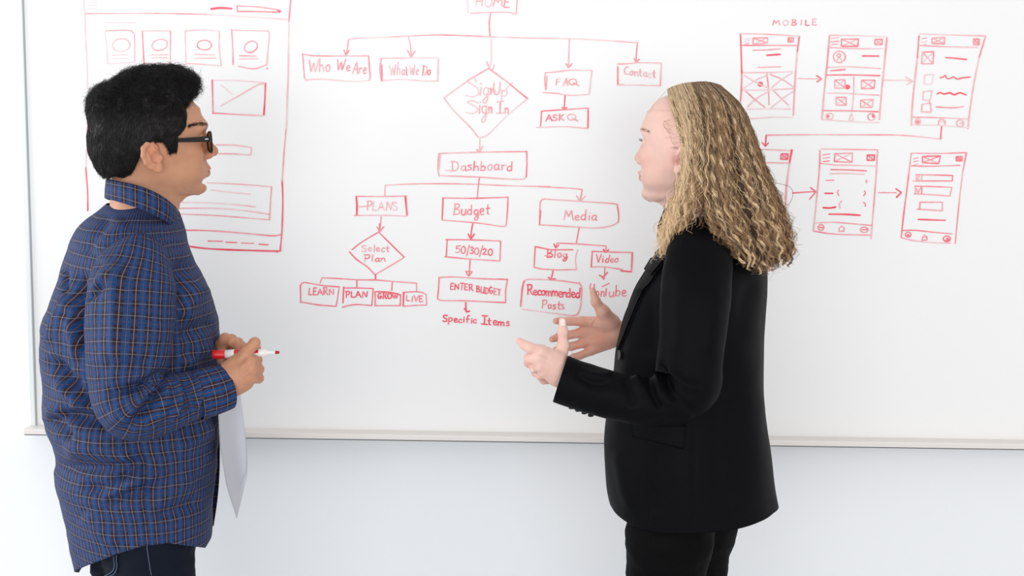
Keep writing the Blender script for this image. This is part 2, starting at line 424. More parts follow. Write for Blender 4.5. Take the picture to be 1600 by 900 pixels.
# single-stroke hand lettering; (x, y) with y = 0 baseline, 1 cap height; 'c' strokes are curved
G = {
 'A': (.75, [('l', [(0, 0), (.36, 1), (.72, 0)]), ('l', [(.12, .36), (.62, .38)])]),
 'B': (.62, [('l', [(.05, 0), (.1, 1)]), ('c', [(0, .98), (.45, .95), (.48, .7), (.12, .52), (.55, .42), (.52, .08), (0, .02)])]),
 'C': (.6, [('c', [(.55, .85), (.35, 1), (.05, .6), (.15, .08), (.58, .12)])]),
 'D': (.68, [('l', [(.08, 0), (.12, 1)]), ('c', [(-.02, .98), (.5, .9), (.64, .5), (.45, .1), (0, 0)])]),
 'E': (.55, [('l', [(.5, .97), (.05, 1), (.03, 0), (.52, .03)]), ('l', [(.04, .5), (.42, .52)])]),
 'F': (.55, [('l', [(.04, 0), (.08, 1)]), ('l', [(.05, 1), (.5, .98)]), ('l', [(.05, .52), (.4, .52)])]),
 'G': (.65, [('c', [(.55, .88), (.3, 1), (.03, .55), (.2, .03), (.55, .15), (.58, .42)]), ('l', [(.3, .42), (.66, .44)])]),
 'H': (.7, [('l', [(.05, 0), (.08, 1)]), ('l', [(.62, 0), (.62, 1)]), ('l', [(.05, .5), (.62, .52)])]),
 'I': (.3, [('l', [(.15, 0), (.17, 1)])]),
 'J': (.5, [('l', [(0, 1), (.6, 1)]), ('l', [(.3, 1), (.28, 0)]), ('l', [(-.05, .02), (.6, -.02)])]),
 'K': (.62, [('l', [(.05, 0), (.08, 1)]), ('l', [(.55, .95), (.1, .45), (.62, 0)])]),
 'L': (.5, [('l', [(.08, 1), (.04, .03), (.5, .03)])]),
 'M': (.9, [('l', [(0, 0), (.15, 1), (.42, .35), (.68, 1), (.86, 0)])]),
 'N': (.72, [('l', [(.03, 0), (.08, 1), (.6, .05), (.66, 1)])]),
 'O': (.68, [('c', [(.35, 1), (.05, .75), (.08, .2), (.35, 0), (.62, .25), (.62, .75), (.35, 1)])]),
 'P': (.6, [('l', [(.1, 0), (.12, 1)]), ('c', [(0, .98), (.5, .98), (.56, .7), (.4, .5), (.1, .46)])]),
 'Q': (.78, [('c', [(.35, 1), (.05, .75), (.08, .2), (.35, .02), (.62, .25), (.62, .75), (.35, 1)]), ('l', [(.38, .35), (.82, -.1)])]),
 'R': (.65, [('l', [(.06, 0), (.1, 1)]), ('c', [(0, .96), (.45, 1), (.52, .72), (.36, .52), (.08, .48)]), ('l', [(.25, .48), (.62, 0)])]),
 'S': (.55, [('c', [(.52, .9), (.28, 1), (.05, .8), (.2, .55), (.46, .38), (.45, .1), (.2, 0), (0, .1)])]),
 'T': (.62, [('l', [(0, 1), (.62, .98)]), ('l', [(.32, 1), (.3, 0)])]),
 'U': (.66, [('c', [(.05, 1), (.03, .35), (.2, 0), (.45, .05), (.58, .4), (.6, 1)]), ('l', [(.6, .6), (.62, .02)])]),
 'V': (.62, [('l', [(0, 1), (.3, 0), (.6, 1)])]),
 'W': (.95, [('l', [(0, 1), (.22, 0), (.46, .8), (.66, 0), (.94, 1.05)])]),
 'Y': (.6, [('l', [(0, 1), (.28, .5), (.58, 1)]), ('l', [(.28, .5), (.24, 0)])]),
 'a': (.5, [('c', [(.42, .5), (.2, .55), (.03, .25), (.18, .02), (.38, .2), (.43, .52)]), ('c', [(.43, .52), (.41, .12), (.52, .02)])]),
 'b': (.5, [('l', [(.08, 1.05), (.05, .02)]), ('c', [(.06, .35), (.25, .56), (.45, .35), (.32, .02), (.06, .06)])]),
 'c': (.42, [('c', [(.4, .46), (.2, .55), (.03, .25), (.18, .0), (.42, .08)])]),
 'd': (.52, [('c', [(.42, .46), (.2, .54), (.03, .25), (.18, .02), (.4, .15)]), ('l', [(.46, 1.05), (.42, .02)])]),
 'e': (.45, [('c', [(.05, .27), (.38, .33), (.33, .53), (.12, .5), (.05, .2), (.2, 0), (.45, .08)])]),
 'f': (.36, [('c', [(.36, .95), (.2, 1.02), (.12, .7), (.12, 0)]), ('l', [(0, .5), (.34, .52)])]),
 'g': (.5, [('c', [(.42, .48), (.18, .55), (.04, .25), (.2, .05), (.42, .3)]), ('c', [(.44, .52), (.4, -.2), (.2, -.45), (.02, -.3), (.25, -.1), (.52, .1)])]),
 'h': (.5, [('l', [(.08, 1.05), (.04, 0)]), ('c', [(.05, .3), (.25, .54), (.4, .4), (.44, 0)])]),
 'i': (.22, [('l', [(.1, .52), (.1, .02)]), ('l', [(.12, .75), (.14, .79)])]),
 'k': (.46, [('l', [(.06, 1), (.04, 0)]), ('l', [(.4, .55), (.08, .25), (.45, 0)])]),
 'l': (.2, [('l', [(.12, 1.05), (.08, 0)])]),
 'm': (.72, [('l', [(.04, .54), (.04, 0)]), ('c', [(.04, .35), (.2, .54), (.32, .4), (.34, 0)]), ('c', [(.34, .35), (.5, .54), (.62, .4), (.66, 0)])]),
 'n': (.5, [('l', [(.04, .54), (.04, 0)]), ('c', [(.04, .32), (.24, .55), (.4, .42), (.45, 0)])]),
 'o': (.46, [('c', [(.24, .54), (.04, .35), (.1, .05), (.28, .0), (.42, .22), (.36, .5), (.22, .54)])]),
 'p': (.5, [('l', [(.08, .55), (.04, -.45)]), ('c', [(.08, .42), (.28, .56), (.46, .35), (.3, .02), (.07, .08)])]),
 'r': (.38, [('l', [(.05, .54), (.05, 0)]), ('c', [(.05, .3), (.18, .5), (.38, .5)])]),
 's': (.38, [('c', [(.34, .5), (.15, .54), (.05, .4), (.28, .25), (.3, .05), (.02, .03)])]),
 't': (.36, [('l', [(.16, .9), (.14, .1), (.3, .02)]), ('l', [(0, .55), (.36, .58)])]),
 'u': (.5, [('c', [(.04, .54), (.04, .15), (.2, 0), (.38, .15), (.42, .54)]), ('l', [(.42, .54), (.46, 0)])]),
 'y': (.5, [('l', [(.03, .54), (.22, .1)]), ('l', [(.45, .56), (.1, -.45)])]),
 '0': (.6, [('c', [(.3, .95), (.05, .6), (.12, .05), (.4, .02), (.56, .45), (.42, .9), (.26, .95)])]),
 '2': (.6, [('c', [(.03, .75), (.25, .98), (.42, .7), (.2, .3), (0, .05)]), ('l', [(0, .05), (.58, .05)])]),
 '3': (.5, [('c', [(.03, .85), (.3, .98), (.42, .75), (.18, .52), (.45, .35), (.35, .05), (.02, .1)])]),
 '5': (.6, [('l', [(.55, .98), (.1, .95), (.06, .55)]), ('c', [(.06, .55), (.38, .62), (.5, .3), (.3, .02), (0, .08)])]),
 '/': (.36, [('l', [(.4, 1.25), (.02, -.35)])]),
 '-': (.5, [('l', [(.05, .45), (.5, .48)])]),
 ' ': (.35, []),
}
def word(ink, text, x0, x1, base, cap, d=0.5, w=2.3, z=None, slope=0.0, slant=0.08, sp=0.14):
    """letters between x0 and x1 on a baseline that drops by `slope` per unit x (zoomed pixels when z is given)"""
    tot = sum(G[c][0] + sp for c in text) - sp
    kx = (x1 - x0) / tot; x = 0
    for c in text:
        jx, jy, js = rng.uniform(-.04, .04), rng.uniform(-.06, .06), rng.uniform(.88, 1.08); sl_ = slant + rng.uniform(-.07, .09)
        for typ, pts in G[c][1]:
            q = [(x0 + (x + jx + px) * kx + sl_ * cap * py, base + slope * (x + px) * kx - (py * js + jy) * cap) for px, py in pts]
            ink.stroke(q, d + rng.uniform(-.10, .08), w * .88, typ == 'c', z)
        x += G[c][0] + sp
# ---- website page sketch at the left end
k = Ink()
za = (120, 0, 4.444); zb = (120, 200, 4.444)
S = lambda z, pts, d=.5, w=2.3, sm=True: k.stroke(pts, d, w, sm, z)
S(za, [(45, -60), (45, 0), (55, 110), (62, 300), (70, 450), (72, 620)], .16, 2.6)
S(zb, [(73, -60), (70, 80), (62, 270)], .3, 2.4); S(zb, [(62, 265), (66, 330), (75, 450), (76, 575)], .75, 2.6)
S(za, [(60, 95), (300, 93), (600, 93), (900, 100)], .5, 2.3); S(za, [(890, 100), (1200, 118), (1460, 135)], .28, 2.2)
for y in (14, 38, 62): S(za, [(78, y + 2), (140, y - 3)], .05, 2)
S(za, [(932, 62), (1000, 55), (1075, 60)], .8, 4)
S(za, [(1400, 68), (1260, 48), (1112, 40), (1115, 80), (1260, 80), (1385, 85), (1402, 70)], .6, 2.4, False); k.dot((1406, 79), 12, .75, za)
S(za, [(1488, -60), (1485, 0), (1472, 150)], .6, 3); S(za, [(1472, 150), (1470, 300), (1468, 500), (1460, 700), (1455, 890)], .34, 2.8)
S(zb, [(1455, -10), (1440, 150), (1430, 300), (1425, 370)], .38, 2.6); S(zb, [(1425, 360), (1430, 500), (1425, 700), (1412, 850)], .75, 3)
S(za, [(195, 157), (405, 158)], .16)
S(za, [(195, 215), (350, 210), (390, 225), (400, 260), (400, 430)], .4, 2.2); S(za, [(195, 215), (208, 350), (212, 445), (395, 432)], .12, 2, False)
k.ring((308, 313), (60, 45), .3, 2.1, za, -.1)
S(za, [(250, 382), (355, 380)], .14, 2); S(za, [(245, 410), (355, 405)], .14, 2)
S(za, [(455, 215), (650, 214)], .42); S(za, [(650, 215), (648, 437)], .55); S(za, [(455, 215), (460, 330), (467, 445)], .5); S(za, [(467, 443), (640, 437)], .2, 2)
k.ring((575, 312), (54, 38), .55, 2.2, za, -.25)
S(za, [(505, 382), (630, 380)], .35, 2); S(za, [(520, 402), (628, 400)], .35, 2)
S(za, [(752, 215), (865, 208), (990, 215)], .4); S(za, [(990, 215), (988, 330), (1003, 457)], .42); S(za, [(752, 215), (756, 460)], .35); S(za, [(1003, 457), (870, 447), (760, 440)], .28)
k.ring((885, 313), (49, 34), .58, 2.3, za)
S(za, [(818, 378), (958, 380)], .4, 2); S(za, [(818, 406), (965, 403)], .35, 2)
S(za, [(1075, 210), (1200, 213), (1330, 215)], .42); S(za, [(1330, 215), (1336, 250), (1326, 360), (1320, 445)], .45)
S(za, [(1075, 205), (1082, 330), (1085, 450)], .6); S(za, [(1318, 450), (1230, 478), (1120, 460)], .35); k.dot((1322, 476), 6, .6, za)
k.ring((1208, 325), (47, 37), .58, 2.4, za, -.5)
S(za, [(1130, 387), (1245, 390)], .42, 2.2); S(za, [(1128, 410), (1260, 408)], .35, 2.2)
S(za, [(940, 557), (1125, 560), (1310, 575)], .25); S(za, [(940, 555), (943, 680), (945, 790)], .68, 2.9); S(za, [(1310, 575), (1305, 700), (1298, 800)], .8, 3)
S(za, [(945, 785), (1150, 797), (1298, 803)], .5, 2.6); S(za, [(1000, 735), (1150, 650), (1250, 592), (1298, 580)], .32); S(za, [(1000, 590), (1080, 655)], .12, 2)
S(zb, [(970, 118), (1090, 118), (1212, 135), (1208, 188), (1090, 180), (985, 178)], .38, 2.4, False)
S(zb, [(900, 380), (1150, 392), (1352, 408)], .3); S(zb, [(1352, 408), (1345, 500), (1338, 635)], .45); S(zb, [(1340, 638), (1150, 622), (950, 607), (660, 595)], .32)
S(zb, [(930, 430), (1080, 448), (1205, 460)], .18); S(zb, [(690, 516), (900, 520), (1100, 532), (1240, 548)], .22)
S(zb, [(690, 558), (950, 558), (1150, 572), (1335, 600)], .24)
S(zb, [(680, 710), (900, 712), (1150, 730), (1350, 748), (1420, 740)], .5, 2.5)
for a, c in (((910, 785), (1012, 787)), ((1035, 793), (1112, 796)), ((1142, 799), (1228, 801)), ((1265, 807), (1328, 811))): S(zb, [a, c], .6, 2.4)
S(zb, [(700, 808), (850, 832), (1000, 843), (1200, 850), (1400, 855), (1413, 845)], .85, 3.2); k.dot((1390, 857), 9, .9, zb)
k.build('page_wireframe_sketch', board, 'tall red marker sketch of a web page with four cards')

# ---- the flowchart in the middle: every box with its words is a part, the connecting lines another
zc = (460, 0, 4.444); zd = (680, 90, 4.444); ze = (540, 220, 4.5); zf = (450, 350, 6.0); zg = (670, 360, 5.294); zh = (800, 290, 4.286); zi = (700, 0, 4.706)
def boxpart(label, *todo):
    global k
    k = Ink()
    for t in todo: t()
    k.build('flowchart_box', board, label)
def lns(z, *ss):
    def go():
        for s in ss:
            pts, d, w, sm = (list(s) + [.5, 2.3, False][len(s) - 1:])[:4]
            k.stroke(pts, d, w, sm, z)
    return go
def wd(*a, **kw): return lambda: word(k, *a, **kw)
boxpart('red marker box reading HOME',
    lns(zc, ([(1200, -62), (1370, -60), (1548, -58)], .3), ([(1200, -60), (1205, 92)], .14), ([(1222, 92), (1380, 86), (1480, 86), (1540, 100)], .34, 2.3, True), ([(1548, -58), (1546, 0), (1540, 100)], .42)),
    wd('HOME', 1258, 1492, 42, 74, .48, 2.6, z=zc, slope=.03))
boxpart('red marker box reading Who We Are',
    lns(zc, ([(55, 375), (130, 387), (300, 389), (515, 388)], .5, 2.5, True), ([(515, 388), (520, 470), (526, 540), (515, 558)], .58, 2.6, True), ([(515, 558), (400, 566), (200, 550), (75, 555)], .3, 2.3, True), ([(57, 375), (63, 460), (70, 545)], .5)),
    wd('Who', 98, 250, 500, 88, .5, 2.4, z=zc, slant=.02), wd('We', 292, 385, 490, 72, .5, 2.4, z=zc), wd('Are', 400, 495, 515, 82, .55, 2.4, z=zc, slope=-.05))
boxpart('red marker box reading What We Do',
    lns(zc, ([(600, 405), (800, 402), (1000, 403)], .3), ([(1000, 403), (997, 470), (995, 562)], .28, 2.6), ([(995, 562), (900, 563), (760, 552), (615, 558)], .32, 2.2, True), ([(602, 405), (594, 480), (608, 565), (606, 450)], .58, 2.7, True)),
    wd('What', 662, 788, 522, 76, .42, 2.3, z=zc, slant=0), wd('We', 802, 858, 520, 68, .42, 2.3, z=zc), wd('Do', 885, 945, 522, 64, .6, 2.5, z=zc))
boxpart('large red marker diamond reading SignUp and Sign In',
    lns(zd, ([(372, 75), (250, 145), (150, 215), (60, 280)], .45, 2.5, True), ([(60, 280), (130, 370), (240, 480), (300, 555)], .42, 2.3, True), ([(372, 75), (500, 170), (640, 285)], .62, 2.7, True), ([(640, 287), (560, 350), (470, 430), (370, 530), (315, 558)], .3, 2.2, True),
        ([(285, 165), (265, 140), (225, 165), (285, 205), (300, 250), (260, 272), (212, 262)], .34, 2.2, True), ([(318, 205), (312, 262)], .42), ([(316, 180), (320, 184)], .5),
        ([(375, 215), (345, 210), (335, 245), (352, 262), (368, 240)], .45, 2.2, True), ([(370, 215), (362, 290), (345, 318), (330, 300), (352, 275), (385, 245)], .38, 2.2, True),
        ([(385, 212), (388, 255)], .5), ([(388, 235), (402, 215), (412, 225), (412, 255)], .5, 2.3, True),
        ([(408, 175), (405, 235), (425, 258), (445, 235), (450, 170)], .5, 2.4, True), ([(462, 225), (458, 310)], .4), ([(462, 240), (490, 225), (500, 250), (480, 268), (462, 262)], .42, 2.2, True), ([(540, 170), (500, 210), (470, 240)], .22, 2.2, True),
        ([(300, 318), (260, 300), (222, 310), (270, 335), (295, 365), (260, 388), (212, 380)], .34, 2.2, True), ([(310, 330), (306, 388)], .42), ([(312, 308), (315, 312)], .5),
        ([(358, 340), (332, 338), (325, 370), (345, 388), (355, 365)], .45, 2.2, True), ([(356, 340), (350, 420), (335, 450), (322, 435), (345, 402), (380, 370)], .4, 2.2, True),
        ([(370, 340), (372, 386)], .48), ([(372, 362), (385, 342), (392, 352), (392, 386)], .48, 2.2, True),
        ([(430, 308), (475, 303)], .42), ([(452, 306), (450, 385)], .55), ([(425, 388), (478, 384)], .42), ([(485, 348), (486, 388)], .5), ([(486, 368), (498, 350), (506, 360), (506, 388)], .5, 2.3, True)))
boxpart('red marker box reading Dashboard',
    lns(zd, ([(25, 666), (300, 657), (635, 652)], .45, 2.4, True), ([(635, 650), (637, 740), (632, 828)], .62, 2.8), ([(632, 828), (600, 845), (450, 840), (300, 830), (40, 820)], .38, 2.3, True), ([(25, 666), (18, 770), (28, 822)], .55, 2.6, True), ([(36, 666), (28, 760), (20, 790)], .4), ([(72, 785), (120, 783)], .3)),
    wd('Dashboard', 112, 540, 785, 68, .6, 2.5, z=zd, slope=.0, slant=.02)); 
boxpart('red marker box reading FAQ',
    lns(zd, ([(765, 105), (850, 98), (930, 88), (1010, 88), (1090, 90)], .4, 2.4, True), ([(1090, 90), (1078, 170), (1070, 255)], .45), ([(1070, 255), (950, 262), (850, 250), (750, 242)], .34, 2.3, True), ([(765, 105), (761, 150), (768, 225), (776, 130)], .42, 2.4, True)),
    wd('F', 838, 868, 192, 50, .42, 2.3, z=zd), wd('A', 888, 922, 195, 52, .48, 2.5, z=zd), wd('Q', 926, 990, 190, 46, .58, 2.5, z=zd, slant=0))
boxpart('red marker box reading ASK Q',
    lns(zd, ([(738, 372), (830, 365), (920, 360), (1062, 350)], .6, 2.6), ([(738, 372), (735, 430), (732, 475)], .7, 2.7), ([(1062, 350), (1062, 420), (1060, 490)], .75, 2.9), ([(705, 485), (900, 480), (1060, 492)], .35, 2.2, True)),
    wd('ASK', 768, 895, 437, 44, .62, 2.7, z=zd, slant=0), wd('Q', 920, 990, 437, 44, .55, 2.5, z=zd, slant=0))
boxpart('red marker box reading Contact',
    lns(zd, ([(1265, 45), (1340, 42), (1420, 35), (1570, 38)], .42, 2.4, True), ([(1570, 38), (1566, 120), (1563, 195)], .48, 2.5), ([(1563, 195), (1480, 194), (1400, 190), (1270, 190)], .3, 2.2), ([(1268, 62), (1268, 190), (1310, 188)], .7, 2.5)),
    wd('Contact', 1312, 1528, 118, 56, .5, 2.5, z=zd, slope=.1, slant=.0))
boxpart('red marker box reading PLANS',
    lns(ze, ([(75, 390), (250, 392), (430, 388)], .45, 2.3, True), ([(75, 392), (80, 455), (78, 522)], .75, 3.4), ([(420, 388), (425, 450), (432, 522)], .72, 3.8), ([(60, 526), (250, 524), (430, 530)], .34, 2.2, True), ([(92, 464), (155, 460)], .3)),
    wd('PLANS', 145, 365, 488, 62, .3, 2.4, z=ze, slant=0))
boxpart('red marker diamond reading Select Plan',
    lns(zf, ([(850, 75), (700, 165), (600, 240)], .58, 2.5, True), ([(575, 260), (640, 330), (740, 400), (815, 475)], .65, 2.7, True), ([(852, 78), (950, 175), (1090, 312)], .6, 2.6, True), ([(1090, 312), (980, 380), (825, 470)], .45, 2.3, True)),
    wd('Select', 695, 950, 258, 66, .52, 2.3, z=zf, slant=0), wd('Plan', 715, 915, 352, 62, .55, 2.4, z=zf, slant=0))
boxpart('red marker box reading LEARN',
    lns(zf, ([(115, 580), (140, 550), (200, 555), (330, 578), (480, 590)], .62, 2.5, True), ([(480, 590), (465, 690), (450, 772)], .58, 2.5), ([(450, 772), (300, 760), (200, 745), (118, 730)], .62, 2.6, True), ([(115, 580), (118, 660), (118, 740)], .62, 2.5)),
    wd('LEARN', 190, 430, 662, 62, .68, 2.7, z=zf, slant=0))
boxpart('red marker box reading PLAN',
    lns(zf, ([(520, 600), (650, 600), (798, 605)], .6, 2.5, True), ([(798, 605), (785, 765)], .58, 2.5), ([(785, 765), (650, 755), (580, 762), (510, 780)], .6, 2.5, True), ([(522, 592), (518, 660), (515, 740)], .82, 3)),
    wd('PLAN', 540, 745, 690, 54, .75, 2.8, z=zf, slant=0))
boxpart('red marker box reading GROW',
    lns(zf, ([(815, 635), (950, 640), (1055, 665)], .68, 2.7, True), ([(1055, 665), (1052, 765)], .65, 2.7), ([(1050, 766), (930, 765), (815, 767)], .58, 2.4), ([(815, 635), (818, 767)], .62, 2.7)),
    wd('GROW', 842, 1030, 700, 52, .8, 3, z=zf, slant=0))
boxpart('red marker box reading LIVE',
    lns(zf, ([(1080, 642), (1170, 636), (1250, 640), (1295, 662)], .55, 2.4, True), ([(1295, 662), (1300, 760)], .55, 2.4), ([(1300, 760), (1200, 763), (1080, 772)], .5, 2.3), ([(1083, 640), (1080, 772)], .75, 3)),
    wd('LIVE', 1108, 1268, 722, 52, .58, 2.6, z=zf, slope=.05, slant=0))
boxpart('red marker box reading Budget',
    lns(ze, ([(680, 402), (900, 404), (1140, 397)], .5, 2.4, True), ([(1142, 395), (1138, 490), (1130, 590)], .55, 2.5), ([(1130, 590), (1110, 603), (1000, 588), (900, 575), (680, 558)], .38, 2.3, True), ([(685, 402), (682, 480), (678, 556)], .78, 2.8)),
    wd('Budget', 755, 1012, 522, 74, .55, 2.5, z=ze, slant=.03))
boxpart('red marker box reading 50/30/20',
    lns(ze, ([(705, 695), (900, 697), (1090, 705)], .55, 2.5, True), ([(714, 697), (707, 815)], .6, 2.5), ([(695, 815), (880, 832), (1085, 845)], .5, 2.4, True), ([(1090, 705), (1085, 845)], .62, 2.7)),
    wd('50/30/20', 775, 1035, 790, 50, .65, 2.5, z=ze, slope=.05, slant=.0, sp=.06))
boxpart('red marker box reading ENTER BUDGET',
    lns(zg, ([(85, 390), (200, 385), (400, 398), (600, 405), (650, 405)], .52, 2.5, True), ([(650, 405), (635, 500), (635, 597)], .58, 2.5), ([(635, 597), (500, 592), (300, 582), (110, 580), (72, 565)], .5, 2.4, True), ([(85, 390), (80, 480), (72, 565)], .62, 2.6), ([(565, 403), (620, 404)], .8, 2.6)),
    wd('ENTER', 178, 365, 488, 52, .72, 2.6, z=zg, slope=.05, slant=0), wd('BUDGET', 395, 595, 512, 54, .72, 2.6, z=zg, slope=.12, slant=0))
boxpart('red marker words Specific Items under the ENTER BUDGET box',
    wd('Specific', 115, 398, 752, 56, .82, 2.9, z=zg, slope=.06, slant=0), wd('Jtems', 440, 668, 778, 66, .82, 2.9, z=zg, slope=.06, slant=0))
boxpart('red marker box reading Media',
    lns(zh, ([(185, 260), (188, 130), (200, 95), (220, 90)], .55, 2.4, True), ([(220, 90), (450, 105), (690, 122), (705, 135)], .4, 2.3, True), ([(705, 130), (715, 200), (712, 245)], .55, 2.5, True), ([(712, 245), (660, 270), (560, 284), (400, 275), (180, 262)], .42, 2.3, True), ([(192, 170), (184, 262)], .7, 2.7)),
    wd('Media', 345, 570, 228, 66, .52, 2.4, z=zh, slope=.03, slant=.05))
boxpart('red marker box reading Blog',
    lns(zh, ([(155, 408), (200, 418), (260, 430), (408, 430)], .6, 2.4), ([(155, 408), (148, 545)], .55, 2.4), ([(148, 547), (190, 558), (300, 565), (432, 562)], .45, 2.4), ([(440, 430), (425, 490), (432, 562)], .36, 2.2, True)),
    wd('Blog', 232, 372, 482, 56, .65, 2.5, z=zh, slant=0), lns(zh, ([(222, 470), (262, 474)], .6)))
boxpart('rounded red marker box reading Recommended Posts',
    lns(zh, ([(58, 810), (68, 690), (80, 640)], .6, 3), ([(80, 650), (110, 628), (300, 635), (450, 655)], .36, 2.3, True), ([(450, 650), (466, 690), (460, 800), (440, 860), (400, 872)], .5, 2.8, True), ([(400, 872), (250, 852), (70, 828)], .26, 2.2, True)),
    wd('Recommended', 105, 455, 728, 62, .85, 2.9, z=zh, slope=.07, slant=0, sp=.02), wd('Posts', 198, 352, 822, 56, .55, 2.5, z=zh, slope=.05, slant=0))
boxpart('red marker box reading Video',
    lns(zh, ([(535, 440), (650, 445), (805, 448)], .55, 2.4), ([(806, 448), (804, 500), (800, 577)], .68, 3), ([(730, 571), (800, 577)], .75, 2.9), ([(530, 545), (620, 545), (740, 562)], .5, 2.4, True), ([(538, 440), (530, 546)], .65, 2.6)),
    wd('Video', 560, 712, 515, 52, .65, 2.5, z=zh, slant=.1))
boxpart('red marker word with a wide T under the Video box',
    lns(zh, ([(528, 655), (522, 690), (530, 720), (545, 705), (552, 660)], .5, 2.3, True), ([(605, 676), (650, 655)], .5, 2.3), ([(632, 690), (628, 738)], .55)),
    wd('on', 562, 618, 740, 62, .55, 2.4, z=zh, slant=0), wd('ube', 648, 768, 742, 70, .6, 2.5, z=zh, slant=0))
def link(label):
    global k
    k.build('flowchart_connector', board, label); k = Ink()
k = Ink()
S(zc, [(1362, 90), (1353, 160), (1358, 252)], .55)
S(zc, [(375, 275), (450, 265), (560, 262), (660, 258)], .26, 2.2)
S(zc, [(650, 258), (800, 250), (1000, 243), (1200, 248), (1400, 258)], .48, 2.5)
S(zi, [(300, 270), (600, 280), (900, 285), (1150, 297), (1390, 315)], .32)
S(zc, [(375, 275), (369, 330), (357, 385)], .48)
S(zc, [(343, 345), (357, 386), (380, 350)], .55, 2.4, False)
S(zc, [(790, 255), (805, 310), (812, 395)], .42)
S(zc, [(785, 350), (810, 398), (838, 355)], .5, 2.4, False)
S(zi, [(317, 282), (317, 440), (306, 495)], .3, 2.6)
S(zi, [(285, 455), (303, 500)], .4)
S(zi, [(337, 475), (335, 495), (320, 522)], .5)
S(zi, [(893, 285), (888, 400), (886, 490)], .55)
S(zi, [(868, 468), (886, 497), (912, 468)], .6, 2.8, False)
S(zi, [(1393, 315), (1385, 400), (1383, 455)], .58, 2.6)
S(zi, [(1368, 430), (1383, 460), (1408, 435)], .5, 2.3, False)
link('red marker tree of arrows running down from the HOME box')
S(zd, [(310, 565), (308, 650)], .5)
S(zd, [(288, 637), (305, 660), (330, 615)], .42, 2.3, False)
link('red marker arrow from the Sign In diamond to Dashboard')
S(zd, [(902, 260), (895, 355)], .8, 2.9)
S(zd, [(882, 345), (893, 365), (914, 345)], .75, 2.6, False)
link('red marker arrow from FAQ to ASK Q')
S(ze, [(940, 265), (932, 330), (925, 410)], .5)
S(ze, [(275, 390), (280, 320), (300, 312), (500, 303), (700, 302), (930, 306)], .42)
S(ze, [(930, 306), (1150, 316), (1300, 320), (1440, 322)], .42)
S(zh, [(180, 8), (400, 18), (470, 26), (465, 60), (455, 105)], .42, 2.3, False)
S(zh, [(432, 68), (457, 108), (492, 70)], .45, 2.3, False)
link('red marker branch from Dashboard to PLANS, Budget and Media')
S(ze, [(250, 533), (245, 590), (238, 636)], .55)
S(ze, [(222, 605), (238, 641), (268, 605)], .58, 2.4, False)
link('red marker arrow from PLANS to the Select Plan diamond')
S(ze, [(895, 578), (885, 630), (880, 690)], .7, 2.6)
S(ze, [(862, 655), (880, 692), (906, 655)], .75, 2.6, False)
link('red marker arrow from the Budget box to 50/30/20')
S(ze, [(875, 835), (872, 900)], .6)
S(zg, [(342, 240), (337, 310), (333, 372)], .6, 2.4)
S(zg, [(305, 337), (330, 380), (360, 342), (308, 338)], .6, 2.3, False)
link('red marker arrow from 50/30/20 to ENTER BUDGET')
S(zg, [(305, 597), (308, 670)], .85, 3)
S(zg, [(295, 645), (312, 675), (337, 668)], .9, 3, False)
link('short red marker arrow down to Specific Items')
S(zf, [(858, -4), (856, 70)], .55)
S(zf, [(820, 475), (820, 525)], .8, 3)
S(zf, [(300, 555), (318, 505), (450, 510), (650, 524), (830, 525), (1000, 540), (1205, 555), (1205, 632)], .52, 2.3, False)
S(zf, [(645, 525), (645, 590)], .65, 2.6)
S(zf, [(978, 540), (972, 622)], .55)
link('red marker branch from Select Plan to four small boxes')
S(zh, [(450, 280), (440, 335), (430, 390)], .55)
S(zh, [(292, 415), (303, 385), (430, 390), (630, 405), (628, 442)], .55, 2.3, False)
S(zh, [(280, 390), (292, 418), (314, 398)], .65, 2.4, False)
S(zh, [(612, 428), (628, 447), (648, 430)], .8, 2.8, False)
link('red marker branch from Media to Blog and Video')
S(zh, [(275, 570), (262, 630)], .65, 2.5)
S(zh, [(243, 614), (262, 632), (290, 624)], .85, 3, False)
link('short red marker arrow under the Blog box')
S(zh, [(622, 545), (618, 622)], .6)
S(zh, [(585, 600), (612, 610), (640, 580)], .7, 2.8)
S(zh, [(604, 618), (618, 626)], .6)
link('short red marker arrow under the Video box')

# ---- phone screens at the right
def cross_box(z, q, d=.6, w=2.2, x=True):
    S(z, list(q) + [q[0]], d, w, False)
    if x:
        q = np.array(q, float); c = q.mean(0); r = c + (q - c) * .86
        S(z, [r[0], r[2]], d * .9, w * .9); S(z, [r[1], r[3]], d * .75, w * .8)
def burger(z, x0, x1, ys, d=.4):
    for i, y in enumerate(ys): S(z, [(x0, y + 3), (x1 - 4 * (i == 2), y - 4)], d, 2)
def home(z, x, y, r, d=.5): S(z, [(x - r, y + r), (x - r * .9, y - r * .1), (x, y - r), (x + r, y - r * .1), (x + r * .8, y + r), (x - r, y + r)], d, 2, False)
k = Ink(); zj = (1140, 20, 5.0)
word(k, 'MOBILE', 335, 680, 97, 44, .6, 2.4, z=zj, slant=.03, sp=.38)
k.build('heading_lettering', board, 'red marker heading reading MOBILE')
def phone(label, todo):
    global k
    k = Ink(); todo(); k.build('phone_screen_sketch', board, label)
